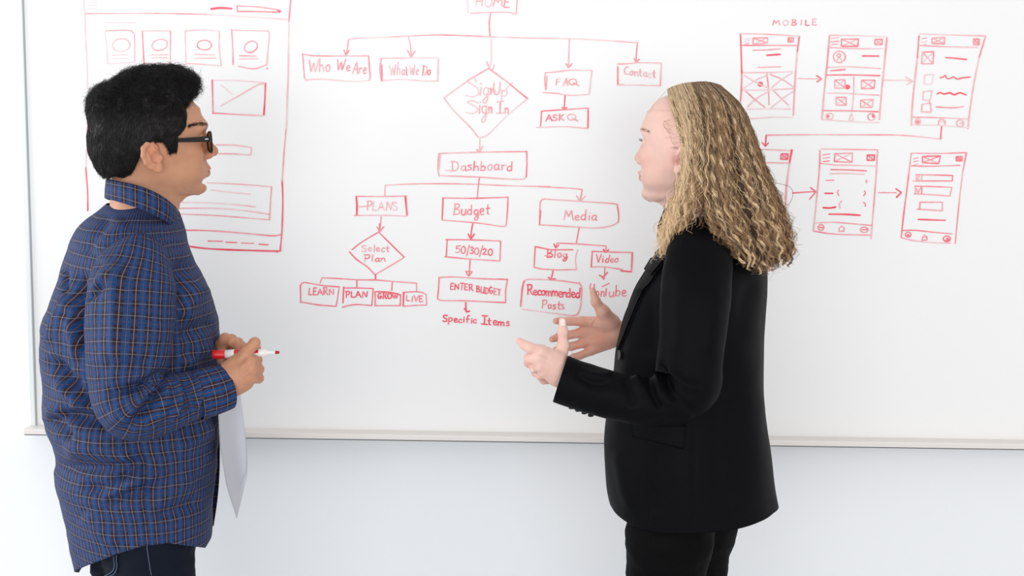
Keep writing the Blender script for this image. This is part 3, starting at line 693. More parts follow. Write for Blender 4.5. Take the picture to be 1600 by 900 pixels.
def ph1():
    z = zj
    S(z, [(80, 163), (300, 168), (545, 182)], .38); S(z, [(85, 165), (90, 300), (95, 470)], .78, 3); S(z, [(95, 470), (92, 600), (85, 690)], .6, 3); S(z, [(85, 690), (82, 810)], .4)
    S(z, [(545, 182), (530, 300)], .7, 3); S(z, [(530, 295), (515, 480), (505, 650), (498, 800)], .45, 3.2); S(z, [(90, 255), (300, 254), (530, 256)], .6, 2.5)
    burger(z, 120, 155, (206, 222, 242), .35); cross_box(z, [(183, 198), (298, 194), (295, 235), (183, 248)], .65, 2.4); cross_box(z, [(458, 195), (500, 195), (495, 228), (456, 230)], .6)
    k.dot((472, 218), 11, .75, z)
    S(z, [(182, 293), (290, 290), (400, 282)], .62); S(z, [(290, 332), (395, 325)], .8, 3.2); S(z, [(222, 427), (310, 424), (400, 422)], .55)
    S(z, [(105, 468), (300, 466), (490, 460)], .32); S(z, [(290, 475), (303, 580), (308, 720)], .5); S(z, [(100, 605), (300, 602), (500, 592)], .34)
    S(z, [(115, 490), (200, 540), (310, 592)], .4); S(z, [(110, 590), (200, 530), (290, 488)], .25); k.dot((240, 558), 21, .8, z)
    S(z, [(315, 480), (420, 525), (500, 580)], .46); S(z, [(330, 585), (400, 525), (490, 470)], .25); S(z, [(125, 612), (200, 680), (275, 738)], .46); S(z, [(140, 735), (210, 670), (310, 612)], .25)
    S(z, [(335, 600), (400, 665), (462, 722)], .48); S(z, [(315, 752), (400, 680), (495, 615)], .26); S(z, [(130, 752), (300, 750), (475, 752)], .25); S(z, [(160, 828), (350, 815), (495, 818)], .25)
phone('upper left phone sketch with a large red dot in its image grid', ph1)
def ph2():
    z = (1260, 40, 5.625)
    S(z, [(200, 85), (450, 88), (705, 100)], .3); S(z, [(203, 92), (190, 250), (178, 380)], .68, 3); S(z, [(178, 375), (160, 550), (137, 822)], .5, 3); S(z, [(708, 105), (685, 350)], .55, 3.2); S(z, [(685, 350), (660, 600), (642, 825)], .42, 3)
    S(z, [(140, 825), (400, 845), (635, 853)], .26); S(z, [(205, 192), (450, 203), (668, 203)], .5); burger(z, 215, 283, (110, 140, 165), .5)
    cross_box(z, [(308, 120), (457, 118), (452, 182), (308, 182)], .65, 2.4); cross_box(z, [(602, 122), (668, 120), (665, 168), (602, 168)], .65)
    k.ring((290, 275), (52, 50), .52, 2.4, z); k.ring((286, 262), (14, 14), .45, 2, z); S(z, [(268, 312), (280, 285), (298, 288), (310, 312)], .42)
    S(z, [(495, 267), (635, 268)], .85, 3.4); S(z, [(182, 367), (350, 362), (500, 368), (650, 378)], .45); S(z, [(213, 397), (340, 386)], .75, 3); S(z, [(180, 435), (400, 434), (645, 440)], .75, 2.8)
    S(z, [(417, 450), (415, 600), (402, 745)], .48); S(z, [(185, 593), (350, 595), (500, 605), (640, 612)], .38)
    for q in ([(250, 478), (340, 475), (340, 548), (250, 552)], [(485, 480), (603, 480), (595, 552), (485, 555)], [(262, 630), (350, 630), (350, 700), (262, 698)], [(478, 655), (588, 648), (578, 720), (475, 718)]): cross_box(z, q, .55, 2.3)
    k.dot((362, 540), 22, .8, z); S(z, [(145, 747), (400, 750), (630, 757)], .65, 2.7)
    k.ring((205, 797), (32, 25), .45, 2, z); k.dot((190, 797), 13, .6, z); S(z, [(375, 830), (398, 770), (415, 835), (370, 828)], .38, 2, False); k.ring((572, 803), (31, 30), .5, 2, z); k.dot((588, 796), 15, .7, z)
phone('upper middle phone sketch with a round portrait icon', ph2)
def ph3():
    z = (1400, 40, 5.0)
    S(z, [(185, 65), (400, 72), (700, 80)], .36); S(z, [(180, 80), (168, 250)], .65, 3); S(z, [(168, 245), (145, 450), (130, 600), (120, 780)], .45, 3); S(z, [(700, 82), (650, 250)], .55, 2.8); S(z, [(650, 250), (610, 450), (580, 650), (562, 805)], .38, 2.8)
    S(z, [(190, 155), (400, 165), (640, 170)], .45); burger(z, 205, 240, (100, 127, 150), .4); cross_box(z, [(282, 98), (380, 92), (378, 142), (282, 140)], .55, 2.4); cross_box(z, [(608, 105), (650, 105), (648, 150), (608, 148)], .7, 2.8)
    cross_box(z, [(208, 208), (295, 203), (290, 298), (200, 298)], .5, 2.5); S(z, [(388, 250), (470, 256), (550, 265)], .72, 3)
    S(z, [(345, 408), (370, 400), (388, 387), (395, 410), (420, 415), (448, 400), (478, 418), (520, 408), (580, 402)], .75, 2.6); cross_box(z, [(225, 385), (295, 380), (280, 458), (220, 458)], .32, 2.2, False)
    S(z, [(322, 535), (345, 522), (375, 535), (420, 525), (455, 540), (500, 525), (548, 542)], .78, 2.9); cross_box(z, [(215, 515), (283, 510), (265, 585), (210, 580)], .36, 2.3, False); S(z, [(262, 580), (262, 608)], .35)
    cross_box(z, [(205, 615), (270, 605), (275, 675), (200, 675)], .45, 2.6, False); S(z, [(312, 636), (450, 642), (528, 632)], .65, 2.5)
    S(z, [(135, 715), (350, 720), (570, 730)], .45); k.ring((172, 750), (21, 24), .4, 2.1, z); k.dot((170, 752), 15, .5, z); home(z, 358, 752, 28, .5); S(z, [(330, 752), (385, 752)], .4, 2); k.ring((502, 763), (27, 27), .5, 2.2, z); S(z, [(500, 763), (525, 763)], .5); k.dot((520, 762), 8, .6, z)
    S(z, [(130, 775), (350, 780), (570, 797)], .18)
phone('upper right phone sketch with a column of tick boxes', ph3)
def ph4():
    z = (1180, 200, 6.425)
    S(z, [(-190, 205), (60, 215), (350, 226)], .32); S(z, [(368, 220), (345, 350)], .8, 3.6); S(z, [(345, 350), (325, 500), (312, 620), (300, 880)], .42, 3.4); S(z, [(-190, 335), (100, 347), (340, 352)], .42)
    cross_box(z, [(262, 260), (330, 260), (325, 315), (255, 312)], .75, 2.8); S(z, [(20, 428), (148, 425)], .5); S(z, [(-190, 205), (-215, 600), (-240, 880), (300, 890)], .4, 2.6, False)
phone('lower left phone sketch mostly hidden behind the curly hair', ph4)
def ph5():
    z = (1250, 220, 5.627)
    S(z, [(185, 72), (450, 76), (682, 80)], .42, 2.4); S(z, [(175, 85), (172, 230), (150, 480), (130, 680), (118, 790)], .46, 2.6); S(z, [(682, 80), (670, 300)], .5, 2.8); S(z, [(670, 300), (650, 550), (635, 740), (625, 860)], .4, 2.7); S(z, [(118, 793), (250, 815), (400, 825), (620, 830)], .48, 2.4)
    S(z, [(180, 197), (300, 212), (450, 215), (672, 222)], .4); burger(z, 203, 263, (120, 150, 180), .5); cross_box(z, [(308, 113), (462, 108), (458, 190), (302, 182)], .55, 2.4); cross_box(z, [(592, 125), (655, 125), (652, 172), (590, 172)], .7, 2.8)
    S(z, [(272, 253), (450, 257), (585, 265)], .6, 2.7); S(z, [(262, 290), (400, 287), (565, 295)], .4); S(z, [(228, 349), (298, 346)], .52); S(z, [(580, 345), (588, 355), (580, 368)], .4)
    S(z, [(220, 462), (288, 462)], .9, 3.6); S(z, [(338, 433), (330, 460), (343, 480)], .42); S(z, [(568, 440), (575, 460), (560, 482)], .65)
    S(z, [(203, 588), (260, 591), (315, 583)], .9, 3); S(z, [(365, 530), (345, 560), (353, 592)], .52); S(z, [(555, 542), (572, 550), (575, 576)], .62)
    S(z, [(255, 645), (400, 647), (527, 655)], .92, 3.4); S(z, [(140, 722), (300, 717), (450, 728), (635, 745)], .45)
    k.ring((185, 762), (26, 24), .6, 2.2, z); S(z, [(172, 762), (200, 762)], .7); home(z, 366, 772, 24, .55); k.ring((565, 782), (35, 23), .5, 2.2, z); S(z, [(545, 782), (590, 780)], .6); k.dot((588, 778), 9, .7, z)
phone('lower middle phone sketch with three short lines and brackets', ph5)
def ph6():
    z = (1380, 220, 5.294)
    S(z, [(232, 102), (450, 105), (690, 98)], .48, 2.4); S(z, [(232, 105), (215, 250), (190, 450), (165, 650), (150, 800)], .55, 2.8); S(z, [(688, 100), (660, 250)], .6, 2.6); S(z, [(660, 250), (635, 450), (610, 700), (597, 850)], .4, 2.6); S(z, [(150, 802), (250, 825), (400, 842), (560, 846)], .32)
    S(z, [(235, 207), (400, 210), (635, 203)], .55); burger(z, 252, 292, (145, 170, 196), .42); cross_box(z, [(325, 130), (475, 125), (458, 190), (325, 180)], .6, 2.5); cross_box(z, [(605, 132), (652, 130), (650, 165), (605, 165)], .7, 3)
    S(z, [(270, 280), (420, 283), (575, 287), (572, 332), (248, 332)], .55, 2.3, False); S(z, [(322, 280), (318, 332)], .5); S(z, [(275, 328), (278, 285), (300, 295), (280, 310), (305, 330)], .5, 2.2)
    S(z, [(262, 375), (400, 378), (568, 385), (552, 458), (440, 448), (255, 438)], .5, 2.3, False); S(z, [(322, 378), (318, 438)], .5); S(z, [(266, 380), (268, 432)], .5); S(z, [(275, 395), (290, 432), (312, 385)], .55, 2.3, False)
    S(z, [(278, 565), (490, 578), (490, 508), (305, 508), (302, 565)], .5, 2.5, False); S(z, [(290, 650), (400, 654), (515, 658)], .72, 2.9); S(z, [(160, 742), (260, 740), (400, 755), (570, 770)], .55)
    k.ring((207, 776), (23, 20), .6, 2.4, z); k.dot((207, 782), 13, .6, z); home(z, 343, 800, 22, .5); S(z, [(325, 800), (362, 798)], .5, 2); k.ring((527, 810), (29, 22), .7, 2.8, z); k.dot((532, 814), 13, .7, z)
phone('lower right phone sketch with two form fields and a button', ph6)
k = Ink()
S(zj, [(535, 513), (620, 516), (705, 517)], .42); S(zj, [(680, 490), (718, 518), (682, 540)], .68, 2.8, False)
z3 = (1260, 40, 5.625); S(z3, [(680, 480), (780, 481), (880, 480)], .34); z4 = (1400, 40, 5.0); S(z4, [(-10, 426), (60, 427), (130, 435)], .4); S(z4, [(75, 402), (132, 435), (85, 462)], .45, 2.3, False)
S(z4, [(358, 780), (352, 840), (350, 885)], .8, 3); S(z4, [(348, 888), (200, 870), (0, 855), (-300, 853), (-700, 852), (-1013, 856)], .45, 2.4)
z5 = (1180, 200, 6.425); S(z5, [(110, 74), (106, 130), (102, 180)], .85, 3); S(z5, [(70, 148), (103, 184), (133, 150)], .8, 2.8, False)
S(z5, [(375, 653), (480, 645), (600, 638)], .58, 2.6); S(z5, [(555, 597), (608, 640), (548, 715)], .68, 2.8, False)
z6 = (1250, 220, 5.627); S(z6, [(690, 457), (845, 456)], .5); z7 = (1380, 220, 5.294); S(z7, [(-10, 427), (110, 430)], .5); S(z7, [(105, 397), (150, 428), (110, 468)], .78, 3, False)
k.build('screen_flow_arrow', board, 'red marker arrows leading from phone screen to phone screen')
# ================================================================== people: shared builders
def frame_of(yaw, pitch, s, T):
    cy, sy, cp, sp = math.cos(yaw), math.sin(yaw), math.cos(pitch), math.sin(pitch)
    Rz = np.array([[cy, -sy, 0], [sy, cy, 0], [0, 0, 1]]); Ry = np.array([[cp, 0, -sp], [0, 1, 0], [sp, 0, cp]])
    A = Rz @ Ry * s
    return (lambda V: np.asarray(V) @ A.T + T), (lambda Wd: (np.asarray(Wd) - T) @ np.linalg.inv(A).T), A

def slices(fld, tab, k, n=2.3, zpad=.012):
    z = np.array([t[0] for t in tab])
    lo = np.array([-.14, -.11, z.min() - zpad]); hi = np.array([.15, .11, z.max() + zpad])
    sl, (X, Y, Z) = fld.sub(lo, hi)
    zz = Z.ravel()
    xf, xb, w, xm = (lerp_tab(zz, z, [t[i] for t in tab]).astype(np.float32)[None, None, :] for i in (1, 2, 3, 4))
    w = np.maximum(w, .004)
    dx = X - xm
    a = np.where(dx > 0, xf - xm, xm - xb); a = np.maximum(a, .004)
    q = (np.abs(dx / a) ** n + np.abs(Y / w) ** n + 1e-9) ** (1 / n)
    d = (q - 1) * np.minimum(a, w)
    over = np.maximum(zz - z.max(), z.min() - zz).astype(np.float32)[None, None, :]
    d = np.maximum(d, over)
    fld.put(sl, d.astype(np.float32), k)

def head_mesh(o, h=.0018):
    """head and neck in head space: x forwards, z up, origin between the ear canals"""
    F = Field((-.125, -.112, -.24), (.152, .112, .150), h)
    F.ell((-.004, 0, .047), (.099, o.get('skull_w', .076), .084))
    f = o.get('face', 0.0); jw = o.get('jaw', 0.0); bw = o.get('brow', 0.0)
    F.ell((.044 + bw * .7, 0, .078), (.050, .056, .050), .03)
    slices(F, [(.085, .086 + bw, -.04, .052, .015), (.072, .098 + bw, -.05, .058, .015), (.058, .1035 + bw, -.05, .062, .015), (.045, .102 + bw, -.05, .064, .015), (.03, .096 + bw * .7, -.05, .066, .02), (.01, .097 + bw * .3, -.048, .066, .025),
               (-.015, .103, -.045, .064, .025), (-.035, .106, -.036, .060 + jw, .025), (-.055, .104, -.020, .053 + jw, .03), (-.070, .1035 + f, .004, .044 + jw, .04), (-.083, .101 + f, .028, .034, .055), (-.093, .092 + f, .060, .020, .075)], .024, 2.1)
    F.cone((.044, 0, -.072), (-.004, 0, -.135), .019, .038, .03)
    F.ell((.082 + o.get('muz', 0.0), 0, -.036), (.027, .034, .030), .016)
    # brow ridge, cheekbones, chin
    F.cone((.099 + bw, .012, .056), (.083 + bw, .044, .052), .008, .007, .014); F.cone((.099 + bw, -.012, .056), (.083 + bw, -.044, .052), .008, .007, .014)
    for sgn in (1, -1):
        F.ell((.074, sgn * .041, .003), (.022, .018, .018), .018)
        F.ell((.060, sgn * .036, -.035), (.03, .022, .025), .02)
    F.ell((.0985 + f, 0, -.080), (.013, .018, .013), .014)
    if o.get('groove', 1): F.ell((.1075 + f * .7, 0, -.0625), (.0085, .03, .005), .012, 's')
    # neck
    nr = o.get('neck', .054)
    F.cone((-.022, 0, -.02), (-.045, 0, -.235), nr, nr * 1.08, .022)
    F.cone((.010, 0, -.088), (-.020, 0, -.235), nr * .62, nr * .85, .03)
    # eye sockets
    for sgn in (1, -1):
        F.ell((.103 + bw * .8, sgn * .031, .033), (.0165, .019, .0125), .014, 's')
        F.ell((.0835 + bw * .7, sgn * .032, .0325), (.0135, .0145, .0135), .004)
        F.ell((.0985 + bw * .7, sgn * .033, .0325), (.0078, .0120, .0050), .002, 's')
    # nose
    nl = o.get('nose', 0.0); nzz = o.get('nosez', 0.0)
    F.cone((.099 + bw * .9, 0, .040), (.121 + nl, 0, .004 + nzz), .0075, .0085, .010)
    F.cone((.090 + bw * .6, 0, .036), (.105 + nl * .6, 0, -.001 + nzz), .0095, .0125, .010)
    F.ell((.1235 + nl, 0, -.003 + nzz), (.0105, .0105, .0095), .008)
    for sgn in (1, -1):
        F.ell((.1105 + nl * .6, sgn * .0125, -.0085 + nzz), (.0120, .0068, .0085), .007)
        F.ell((.1165 + nl, sgn * .0072, -.0165 + nzz), (.0065, .0035, .0045), .003, 's')
    # lips
    lp = o.get('lip', 0.0)
    F.ell((.1045 + lp, 0, -.0335), (.0095, .021, .0062), .007)
    F.ell((.1035 + lp, 0, -.0455), (.0095, .0185, .0072), .006)
    xs = .098 + .77 * (o.get('muz', 0.0) + .007)
    pts = [(xs, -.024, -.0410)] + [(.1135 + lp, -.010, -.0392), (.1155 + lp, 0, -.0396), (.1135 + lp, .010, -.0392), (xs, .024, -.0410)]
    F.chain(pts, [.0020, .0024, .0026, .0024, .0020], .002, 's')
    # ears
    es = o.get('ear', 1.0)
    for sgn in (1, -1):
        def e(x, y, z):   # ear space: x back, y out, z up
            t = R(14); xx = x * math.cos(t) - z * math.sin(t) * -1; zz = z * math.cos(t) - x * math.sin(t)
            return np.array([-.004 - xx * es + .012 * z * 0, sgn * (.0705 + (y + max(x, 0) * .38) * es), .002 + zz * es])
        plate = [(.011, .003, .018), (.008, .003, .010), (.012, .003, .000), (.004, .002, -.014)]
        F.chain([e(*p) for p in plate], [.0105 * es, .0125 * es, .012 * es, .009 * es], .006)
        F.ell(e(.006, .0135, -.001), (.0105 * es, .0085, .0125 * es), .004, 's')
        F.ell(e(.010, .0125, .015), (.0065 * es, .005, .0085 * es), .004, 's')
        hel = [(-.004, .004, .006), (-.004, .007, .018), (.002, .009, .027), (.012, .010, .0295), (.021, .010, .024), (.0255, .009, .012), (.024, .008, -.002), (.018, .007, -.014), (.010, .006, -.023)]
        F.chain([e(*p) for p in hel], np.array([.003, .0034, .0038, .0042, .0044, .0042, .004, .004, .005]) * es, .0035)
        F.chain([e(.017, .008, .012), e(.0165, .008, .0), e(.012, .008, -.011), e(.004, .007, -.014)], np.array([.0032, .0032, .0034, .0034]) * es, .004)
        F.ell(e(.0045, .006, -.023), (.0068 * es, .0050, .0082 * es), .006)
        F.ell(e(-.006, .005, -.003), (.004 * es, .0045, .0065 * es), .004)
    V, Fc = F.mesh()
    V = smooth_v(V, Fc, 1, .5)
    k = o.get('lower', 1.0); z = V[:, 2]                  # shorter or longer lower face
    V[:, 2] = np.where(z > -.01, z, np.where(z > -.10, -.01 + (z + .01) * k, z + .09 * (1 - k)))
    return V, Fc

def mixc(c, t, k):
    k = np.clip(k, 0, 1)[:, None]; return c * (1 - k) + np.array(t) * k
def gauss3(V, c, r): return np.exp(-(((V - np.array(c)) / np.array(r)) ** 2).sum(1))

def skin_material(name, rough=.48, sss=.12, rad=(1.0, .35, .2)):
    m = mat(name, (.6, .4, .3), rough, spec=.35)
    attr_color(m, 'tone')
    b = bsdf(m); b.inputs['Subsurface Weight'].default_value = sss; b.inputs['Subsurface Radius'].default_value = rad; b.inputs['Subsurface Scale'].default_value = .006
    bump(m, 420, .12, .0006, 3)
    return m

def torso_fit(rows, yc, btab, alpha, e=1.0):
    """elliptical sections (in world heights) whose outline meets the rows of (pixel row, left, right)"""
    fw = np.array([math.cos(alpha), math.sin(alpha), 0]); lt = np.array([-math.sin(alpha), math.cos(alpha), 0])
    ph = np.linspace(0, 2 * math.pi, 73)[:-1]
    out = []
    for py, Lx, Rx in rows:
        c0 = P((Lx + Rx) / 2, py, yc); z = c0[2]; b = float(np.interp(py, [t[0] for t in btab], [t[1] for t in btab]))
        s = FPX / (yc - CAM[1]); a = max(.04, (Rx - Lx) / 2 / s); cx = c0[0]
        for _ in range(12):
            ring = np.array([cx, yc, z]) + np.outer(np.cos(ph) * a, fw) + np.outer(np.sin(ph) * b, lt)
            q = proj(ring)[:, 0]; mn, mx = q.min(), q.max()
            cx += ((Lx + Rx) - (mn + mx)) / 2 / s
            a = max(.03, a + ((Rx - Lx) - (mx - mn)) / 2 / s / max(.5, abs(math.cos(alpha))) * .9)
        out.append((z, cx, a, b))
    return np.array(out)[::-1], fw, lt          # ascending z

def torso_mesh(T, fw, lt, yc, ztop, zhem, nph=220, nrow=200, lip=.03):
    """zhem: function of angle array -> hem height"""
    ph = np.linspace(0, 2 * math.pi, nph + 1)[:-1]
    zh = zhem(ph); t = np.linspace(0, 1, nrow)
    Z = ztop + (zh[None] - ztop) * t[:, None]
    zi = Z.ravel()
    cx, a, b = (np.interp(zi, T[:, 0], T[:, i]) for i in (1, 2, 3))
    cx, a, b = (smooth_tab(zi, T, i) for i in (1, 2, 3))
    PH = np.tile(ph, nrow)
    V = np.stack([cx, np.full_like(cx, yc), zi], 1) + (a * np.cos(PH))[:, None] * fw + (b * np.sin(PH))[:, None] * lt
    return V, grid_faces(nph, nrow, True), PH, np.repeat(t, nph)
def smooth_tab(z, T, i):
    return lerp_tab(z, T[:, 0], T[:, i])

def seg_dist(q, pl):
    """distance from pixels q to polyline pl, and 0..1 position along it"""
    pl = np.asarray(pl, float); best = np.full(len(q), 1e9); pos = np.zeros(len(q)); sgn = np.zeros(len(q))
    L = np.linalg.norm(np.diff(pl, axis=0), axis=1); acc = np.concatenate([[0], np.cumsum(L)])
    for i in range(len(pl) - 1):
        d = pl[i + 1] - pl[i]; t = np.clip(((q - pl[i]) @ d) / (d @ d + 1e-9), 0, 1)
        r = q - pl[i] - t[:, None] * d; dd = np.linalg.norm(r, axis=1)
        m = dd < best; best[m] = dd[m]; pos[m] = (acc[i] + t[m] * L[i]) / acc[-1]
        sgn[m] = np.sign(d[0] * r[m, 1] - d[1] * r[m, 0])
    return best, pos, sgn
def folds(V, F, lines, near=True, taper=True):
    """push cloth in or out along creases; lines = (pixels, height in m, width px[, 'step'])"""
    N = normals_of(V, F); c = V.mean(0)
    if ((V - c) * N).sum() < 0: N = -N
    q = proj(V); disp = np.zeros(len(V))
    view = CAM - V; view /= np.linalg.norm(view, axis=1, keepdims=True)
    wgt = np.clip((N * view).sum(1) * 2 + .5, 0, 1) if near else np.ones(len(V))
    for l in lines:
        pl = catmull(l[0], 24) if len(l[0]) > 2 else np.asarray(l[0], float)
        d, pos, sg = seg_dist(q, pl)
        tp = np.clip(np.minimum(pos, 1 - pos) * 5, 0, 1) if taper else 1
        tp = tp * tp * (3 - 2 * tp) if taper else 1
        if len(l) > 3 and l[3] == 'step':      # cloth lapping over: high on one side, falls off sharply on the other
            g = np.where(sg > 0, np.exp(-(d / l[2]) ** 2), np.exp(-(d / (l[2] * .22)) ** 2) * 1.0)
        elif len(l) > 3 and l[3] == 'tent': g = np.exp(-np.sqrt(d * d + 2.0) / l[2])
        else: g = np.exp(-(d / l[2]) ** 2)
        disp += l[1] * g * tp
    return V + N * (disp * wgt)[:, None], N

def sleeve(path, r1, r2, nph=72, n=160, twist=0.0, lip=.02, spec=None):
    """cloth tube along world points; r1 radius in the picture plane, r2 along depth"""
    C = catmull(path, n)
    rr = catmull(np.stack([np.asarray(r1, float), np.asarray(r2, float)], 1) if True else 0, n) if len(r1) == len(path) else None
    # parametrise radii by the same arc length as the path
    p = np.asarray(path, float); d = np.concatenate([[0], np.cumsum(np.linalg.norm(np.diff(p, axis=0), axis=1))])
    tt = np.linspace(0, d[-1], n); R1 = lerp_tab(tt, d, r1); R2 = lerp_tab(tt, d, r2)
    T = np.gradient(C, axis=0); 
    ker = np.ones(9) / 9
    Tp = np.vstack([T[:1].repeat(4, 0), T, T[-1:].repeat(4, 0)])
    T = np.stack([np.convolve(Tp[:, i], ker, 'valid') for i in range(3)], 1)
    T /= np.linalg.norm(T, axis=1, keepdims=True)
    N1 = np.cross(T, [0, 1.0, 0]); N1 /= np.linalg.norm(N1, axis=1, keepdims=True)
    N2 = np.cross(N1, T)
    turn = np.concatenate([[0], np.linalg.norm(np.diff(T, axis=0), axis=1)]); step = np.concatenate([[0], np.linalg.norm(np.diff(C, axis=0), axis=1)])
    tt = np.cumsum(step + .75 * R1 * turn)                 # cloth length along the outer side of the bend
    ph = np.linspace(0, 2 * math.pi, nph + 1)[:-1]
    V = C[:, None] + (R1[:, None] * np.cos(ph))[:, :, None] * N1[:, None] + (R2[:, None] * np.sin(ph))[:, :, None] * N2[:, None]
    L = tt
    return V, ph, L, (C, T, N1, N2, R1, R2)
def ring_faces(nph, n, flip=False):
    f = grid_faces(nph, n, True)
    return f[:, ::-1] if flip else f

def hand_field(lo, hi, h=.0011): return Field(lo, hi, h)
def px3(pts): return [P(a, b, c) for a, b, c in pts]

def drape(grid_px, bvh, off):
    """points on a surface under photograph pixels, lifted by off along the surface normal"""
    out = []
    for q in grid_px:
        d = P(q[0], q[1], 0.0) - CAM; d = Vector(d / np.linalg.norm(d))
        hit, nrm, _, _ = bvh.ray_cast(Vector(CAM), d)
        if hit is None: out.append(None); continue
        if nrm.dot(d) > 0: nrm = -nrm
        out.append(np.array(hit + nrm * off))
    ok = [i for i, p in enumerate(out) if p is not None]
    for i, p in enumerate(out):
        if p is None:
            j = min(ok, key=lambda m: (grid_px[m][0] - grid_px[i][0]) ** 2 + (grid_px[m][1] - grid_px[i][1]) ** 2)
            out[i] = out[j]
    return np.array(out)
def bvh_of(V, F): return BVHTree.FromPolygons([tuple(v) for v in V], [tuple(int(i) for i in f) for f in F])
def patch(outline_fn, nu, nv, bvh, off, thick):
    """thin cloth patch lying on a surface; outline_fn(u, v) -> pixel"""
    g = [outline_fn(u, v) for v in np.linspace(0, 1, nv) for u in np.linspace(0, 1, nu)]
    T = drape(g, bvh, off); B = drape(g, bvh, off - thick)
    F = grid_faces(nu, nv).tolist(); n = nu * nv
    Fb = [[i + n for i in f[::-1]] for f in F]
    rim = list(range(nu)) + [nu * j + nu - 1 for j in range(1, nv)] + [n - 1 - i for i in range(1, nu)] + [nu * j for j in range(nv - 2, 0, -1)]
    Fr = [[rim[i], rim[(i + 1) % len(rim)], rim[(i + 1) % len(rim)] + n, rim[i] + n] for i in range(len(rim))]
    return np.concatenate([T, B]), F + Fb + Fr
def bil(c00, c10, c11, c01):
    c00, c10, c11, c01 = map(np.array, (c00, c10, c11, c01))
    return lambda u, v: (c00 * (1 - u) + c10 * u) * (1 - v) + (c01 * (1 - u) + c11 * u) * v
# ================================================================== person in the checked shirt
MY = -0.50                                    # depth of the body's middle
man_base = np.array([P(215, 880, MY)[0], MY, 0.0])
m_skin1 = skin_material('tan_skin', .5, .10)
m_hair1 = mat('black_hair', (.012, .0105, .010), .45, spec=.22)
HY, HP, HS = R(26.5), R(3), .955
near = np.array([0, -.072, 0])
_, _, A1 = frame_of(HY, HP, HS, np.zeros(3))
T1 = P(248, 247, MY - .072) - A1 @ near
h2w1, w2h1, _ = frame_of(HY, HP, HS, T1)
Vh, Fh = head_mesh(dict(face=-.004, lip=.0045, muz=.006, brow=.008, jaw=.003, neck=.054, ear=1.08, skull_w=.077, lower=.87, nose=.004, nosez=.005))
c = np.tile(np.array([.55, .265, .155]), (len(Vh), 1))
lipm = lambda V, z0, hz: np.clip((V[:, 0] - .097) / .006, 0, 1) * np.exp(-(V[:, 1] / .023) ** 4) * np.exp(-((V[:, 2] - z0) / hz) ** 4)
c = mixc(c, (.47, .155, .115), .75 * lipm(Vh, -.0358, .0105)); c = mixc(c, (.16, .045, .03), .85 * lipm(Vh, -.0358, .0016))  # second mix paints the shade of the mouth slit into the skin
c = mixc(c, (.66, .28, .17), .6 * np.exp(-((np.abs(Vh[:, 1]) - .085) / .012) ** 2) * (np.abs(Vh[:, 0] + .012) < .04))
c = mixc(c, (.62, .26, .16), .5 * gauss3(Vh * [1, 0, 1], (.125, 0, -.003), (.014, 1, .012)))
c = mixc(c, (.68, .38, .25), .5 * gauss3(np.abs(Vh), (.02, .06, .09), (.05, .05, .05)))
c *= (1 + .05 * fbm(Vh, 60, 3))[:, None]
parts = [(h2w1(Vh), Fh, c)]

# -- hands: the near fist round the marker, the far hand behind it holding the sheet
def skin_piece(Fd, it=1, base=(.56, .27, .16), tips=None):
    V, F = Fd.mesh(); V = smooth_v(V, F, it, .4)
    c = np.tile(np.array(base), (len(V), 1)) * (1 + .05 * fbm(V, 70, 3))[:, None]
    if tips is not None:
        for p, r, col, kk in tips: c = mixc(c, col, kk * gauss3(V, p, (r, r, r)))
    return V, F, c
hy = -.625
lo = np.minimum(P(300, 500, hy - .05), P(300, 660, hy - .05)); hi = P(430, 510, hy + .09) + np.array([0, .0, .02])
F1 = hand_field(lo + [0, 0, -.02], hi)
w0 = P(347, 603, hy + .012); w1 = P(300, 622, hy + .01)
F1.cone(w1, w0, .027, .026)
mcp = px3([(384, 553, hy - .004), (391, 566, hy - .014), (394, 578, hy - .014), (394, 590, hy - .006)])
rad = [.0122, .0122, .0116, .0108]
wr = px3([(358, 578, hy + .004), (358, 590, hy - .004), (360, 600, hy - .002), (362, 606, hy + .006)])
for a, b, r in zip(wr, mcp, rad): F1.cone(a, b, .0185, r, .008)
F1.ell(P(374, 590, hy + .012), (.026, .02, .026), .012); F1.cone(P(352, 606, hy + .012), P(384, 596, hy + .010), .019, .014, .010)
fing = [[(384, 553, hy - .004), (398, 536, hy + .006), (399, 544, hy + .030), (388, 552, hy + .040)],
        [(391, 566, hy - .014), (401, 563, hy + .012), (396, 566, hy + .036), (384, 566, hy + .038)],
        [(394, 578, hy - .014), (404, 577, hy + .012), (398, 579, hy + .036), (386, 578, hy + .036)],
        [(394, 590, hy - .006), (404, 591, hy + .014), (399, 592, hy + .034), (388, 590, hy + .034)]]
fr = [[.0118, .0102, .0090, .0080], [.0118, .0100, .0088, .008], [.0112, .0098, .0085, .0078], [.0105, .0092, .008, .0072]]
for p, r in zip(fing, fr): F1.chain(px3(p), r, .0045)
F1.chain(px3([(362, 588, hy + .03), (372, 566, hy + .040), (386, 549, hy + .036), (398, 545, hy + .030)]), [.016, .0125, .0105, .009], .006)
for a, b in zip(wr, mcp): F1.cone(a * .35 + b * .65 + np.array([0, -.0125, .002]), b + np.array([0, -.0105, .002]), .0022, .003, .006)
parts.append(skin_piece(F1))
fy = -.50
lo = P(318, 600, fy - .06); hi = P(420, 495, fy + .09)
F2 = hand_field(np.minimum(lo, hi) - .01, np.maximum(lo, hi) + .01)
F2.cone(P(300, 590, fy + .05), P(335, 572, fy + .03), .027, .025)
pm = px3([(352, 534, fy + .01), (356, 545, fy + .02), (357, 556, fy + .025), (356, 567, fy + .025)])
for b, r in zip(pm, (.012, .012, .011, .010)): F2.cone(P(338, 562, fy + .03), b, .018, r, .008)
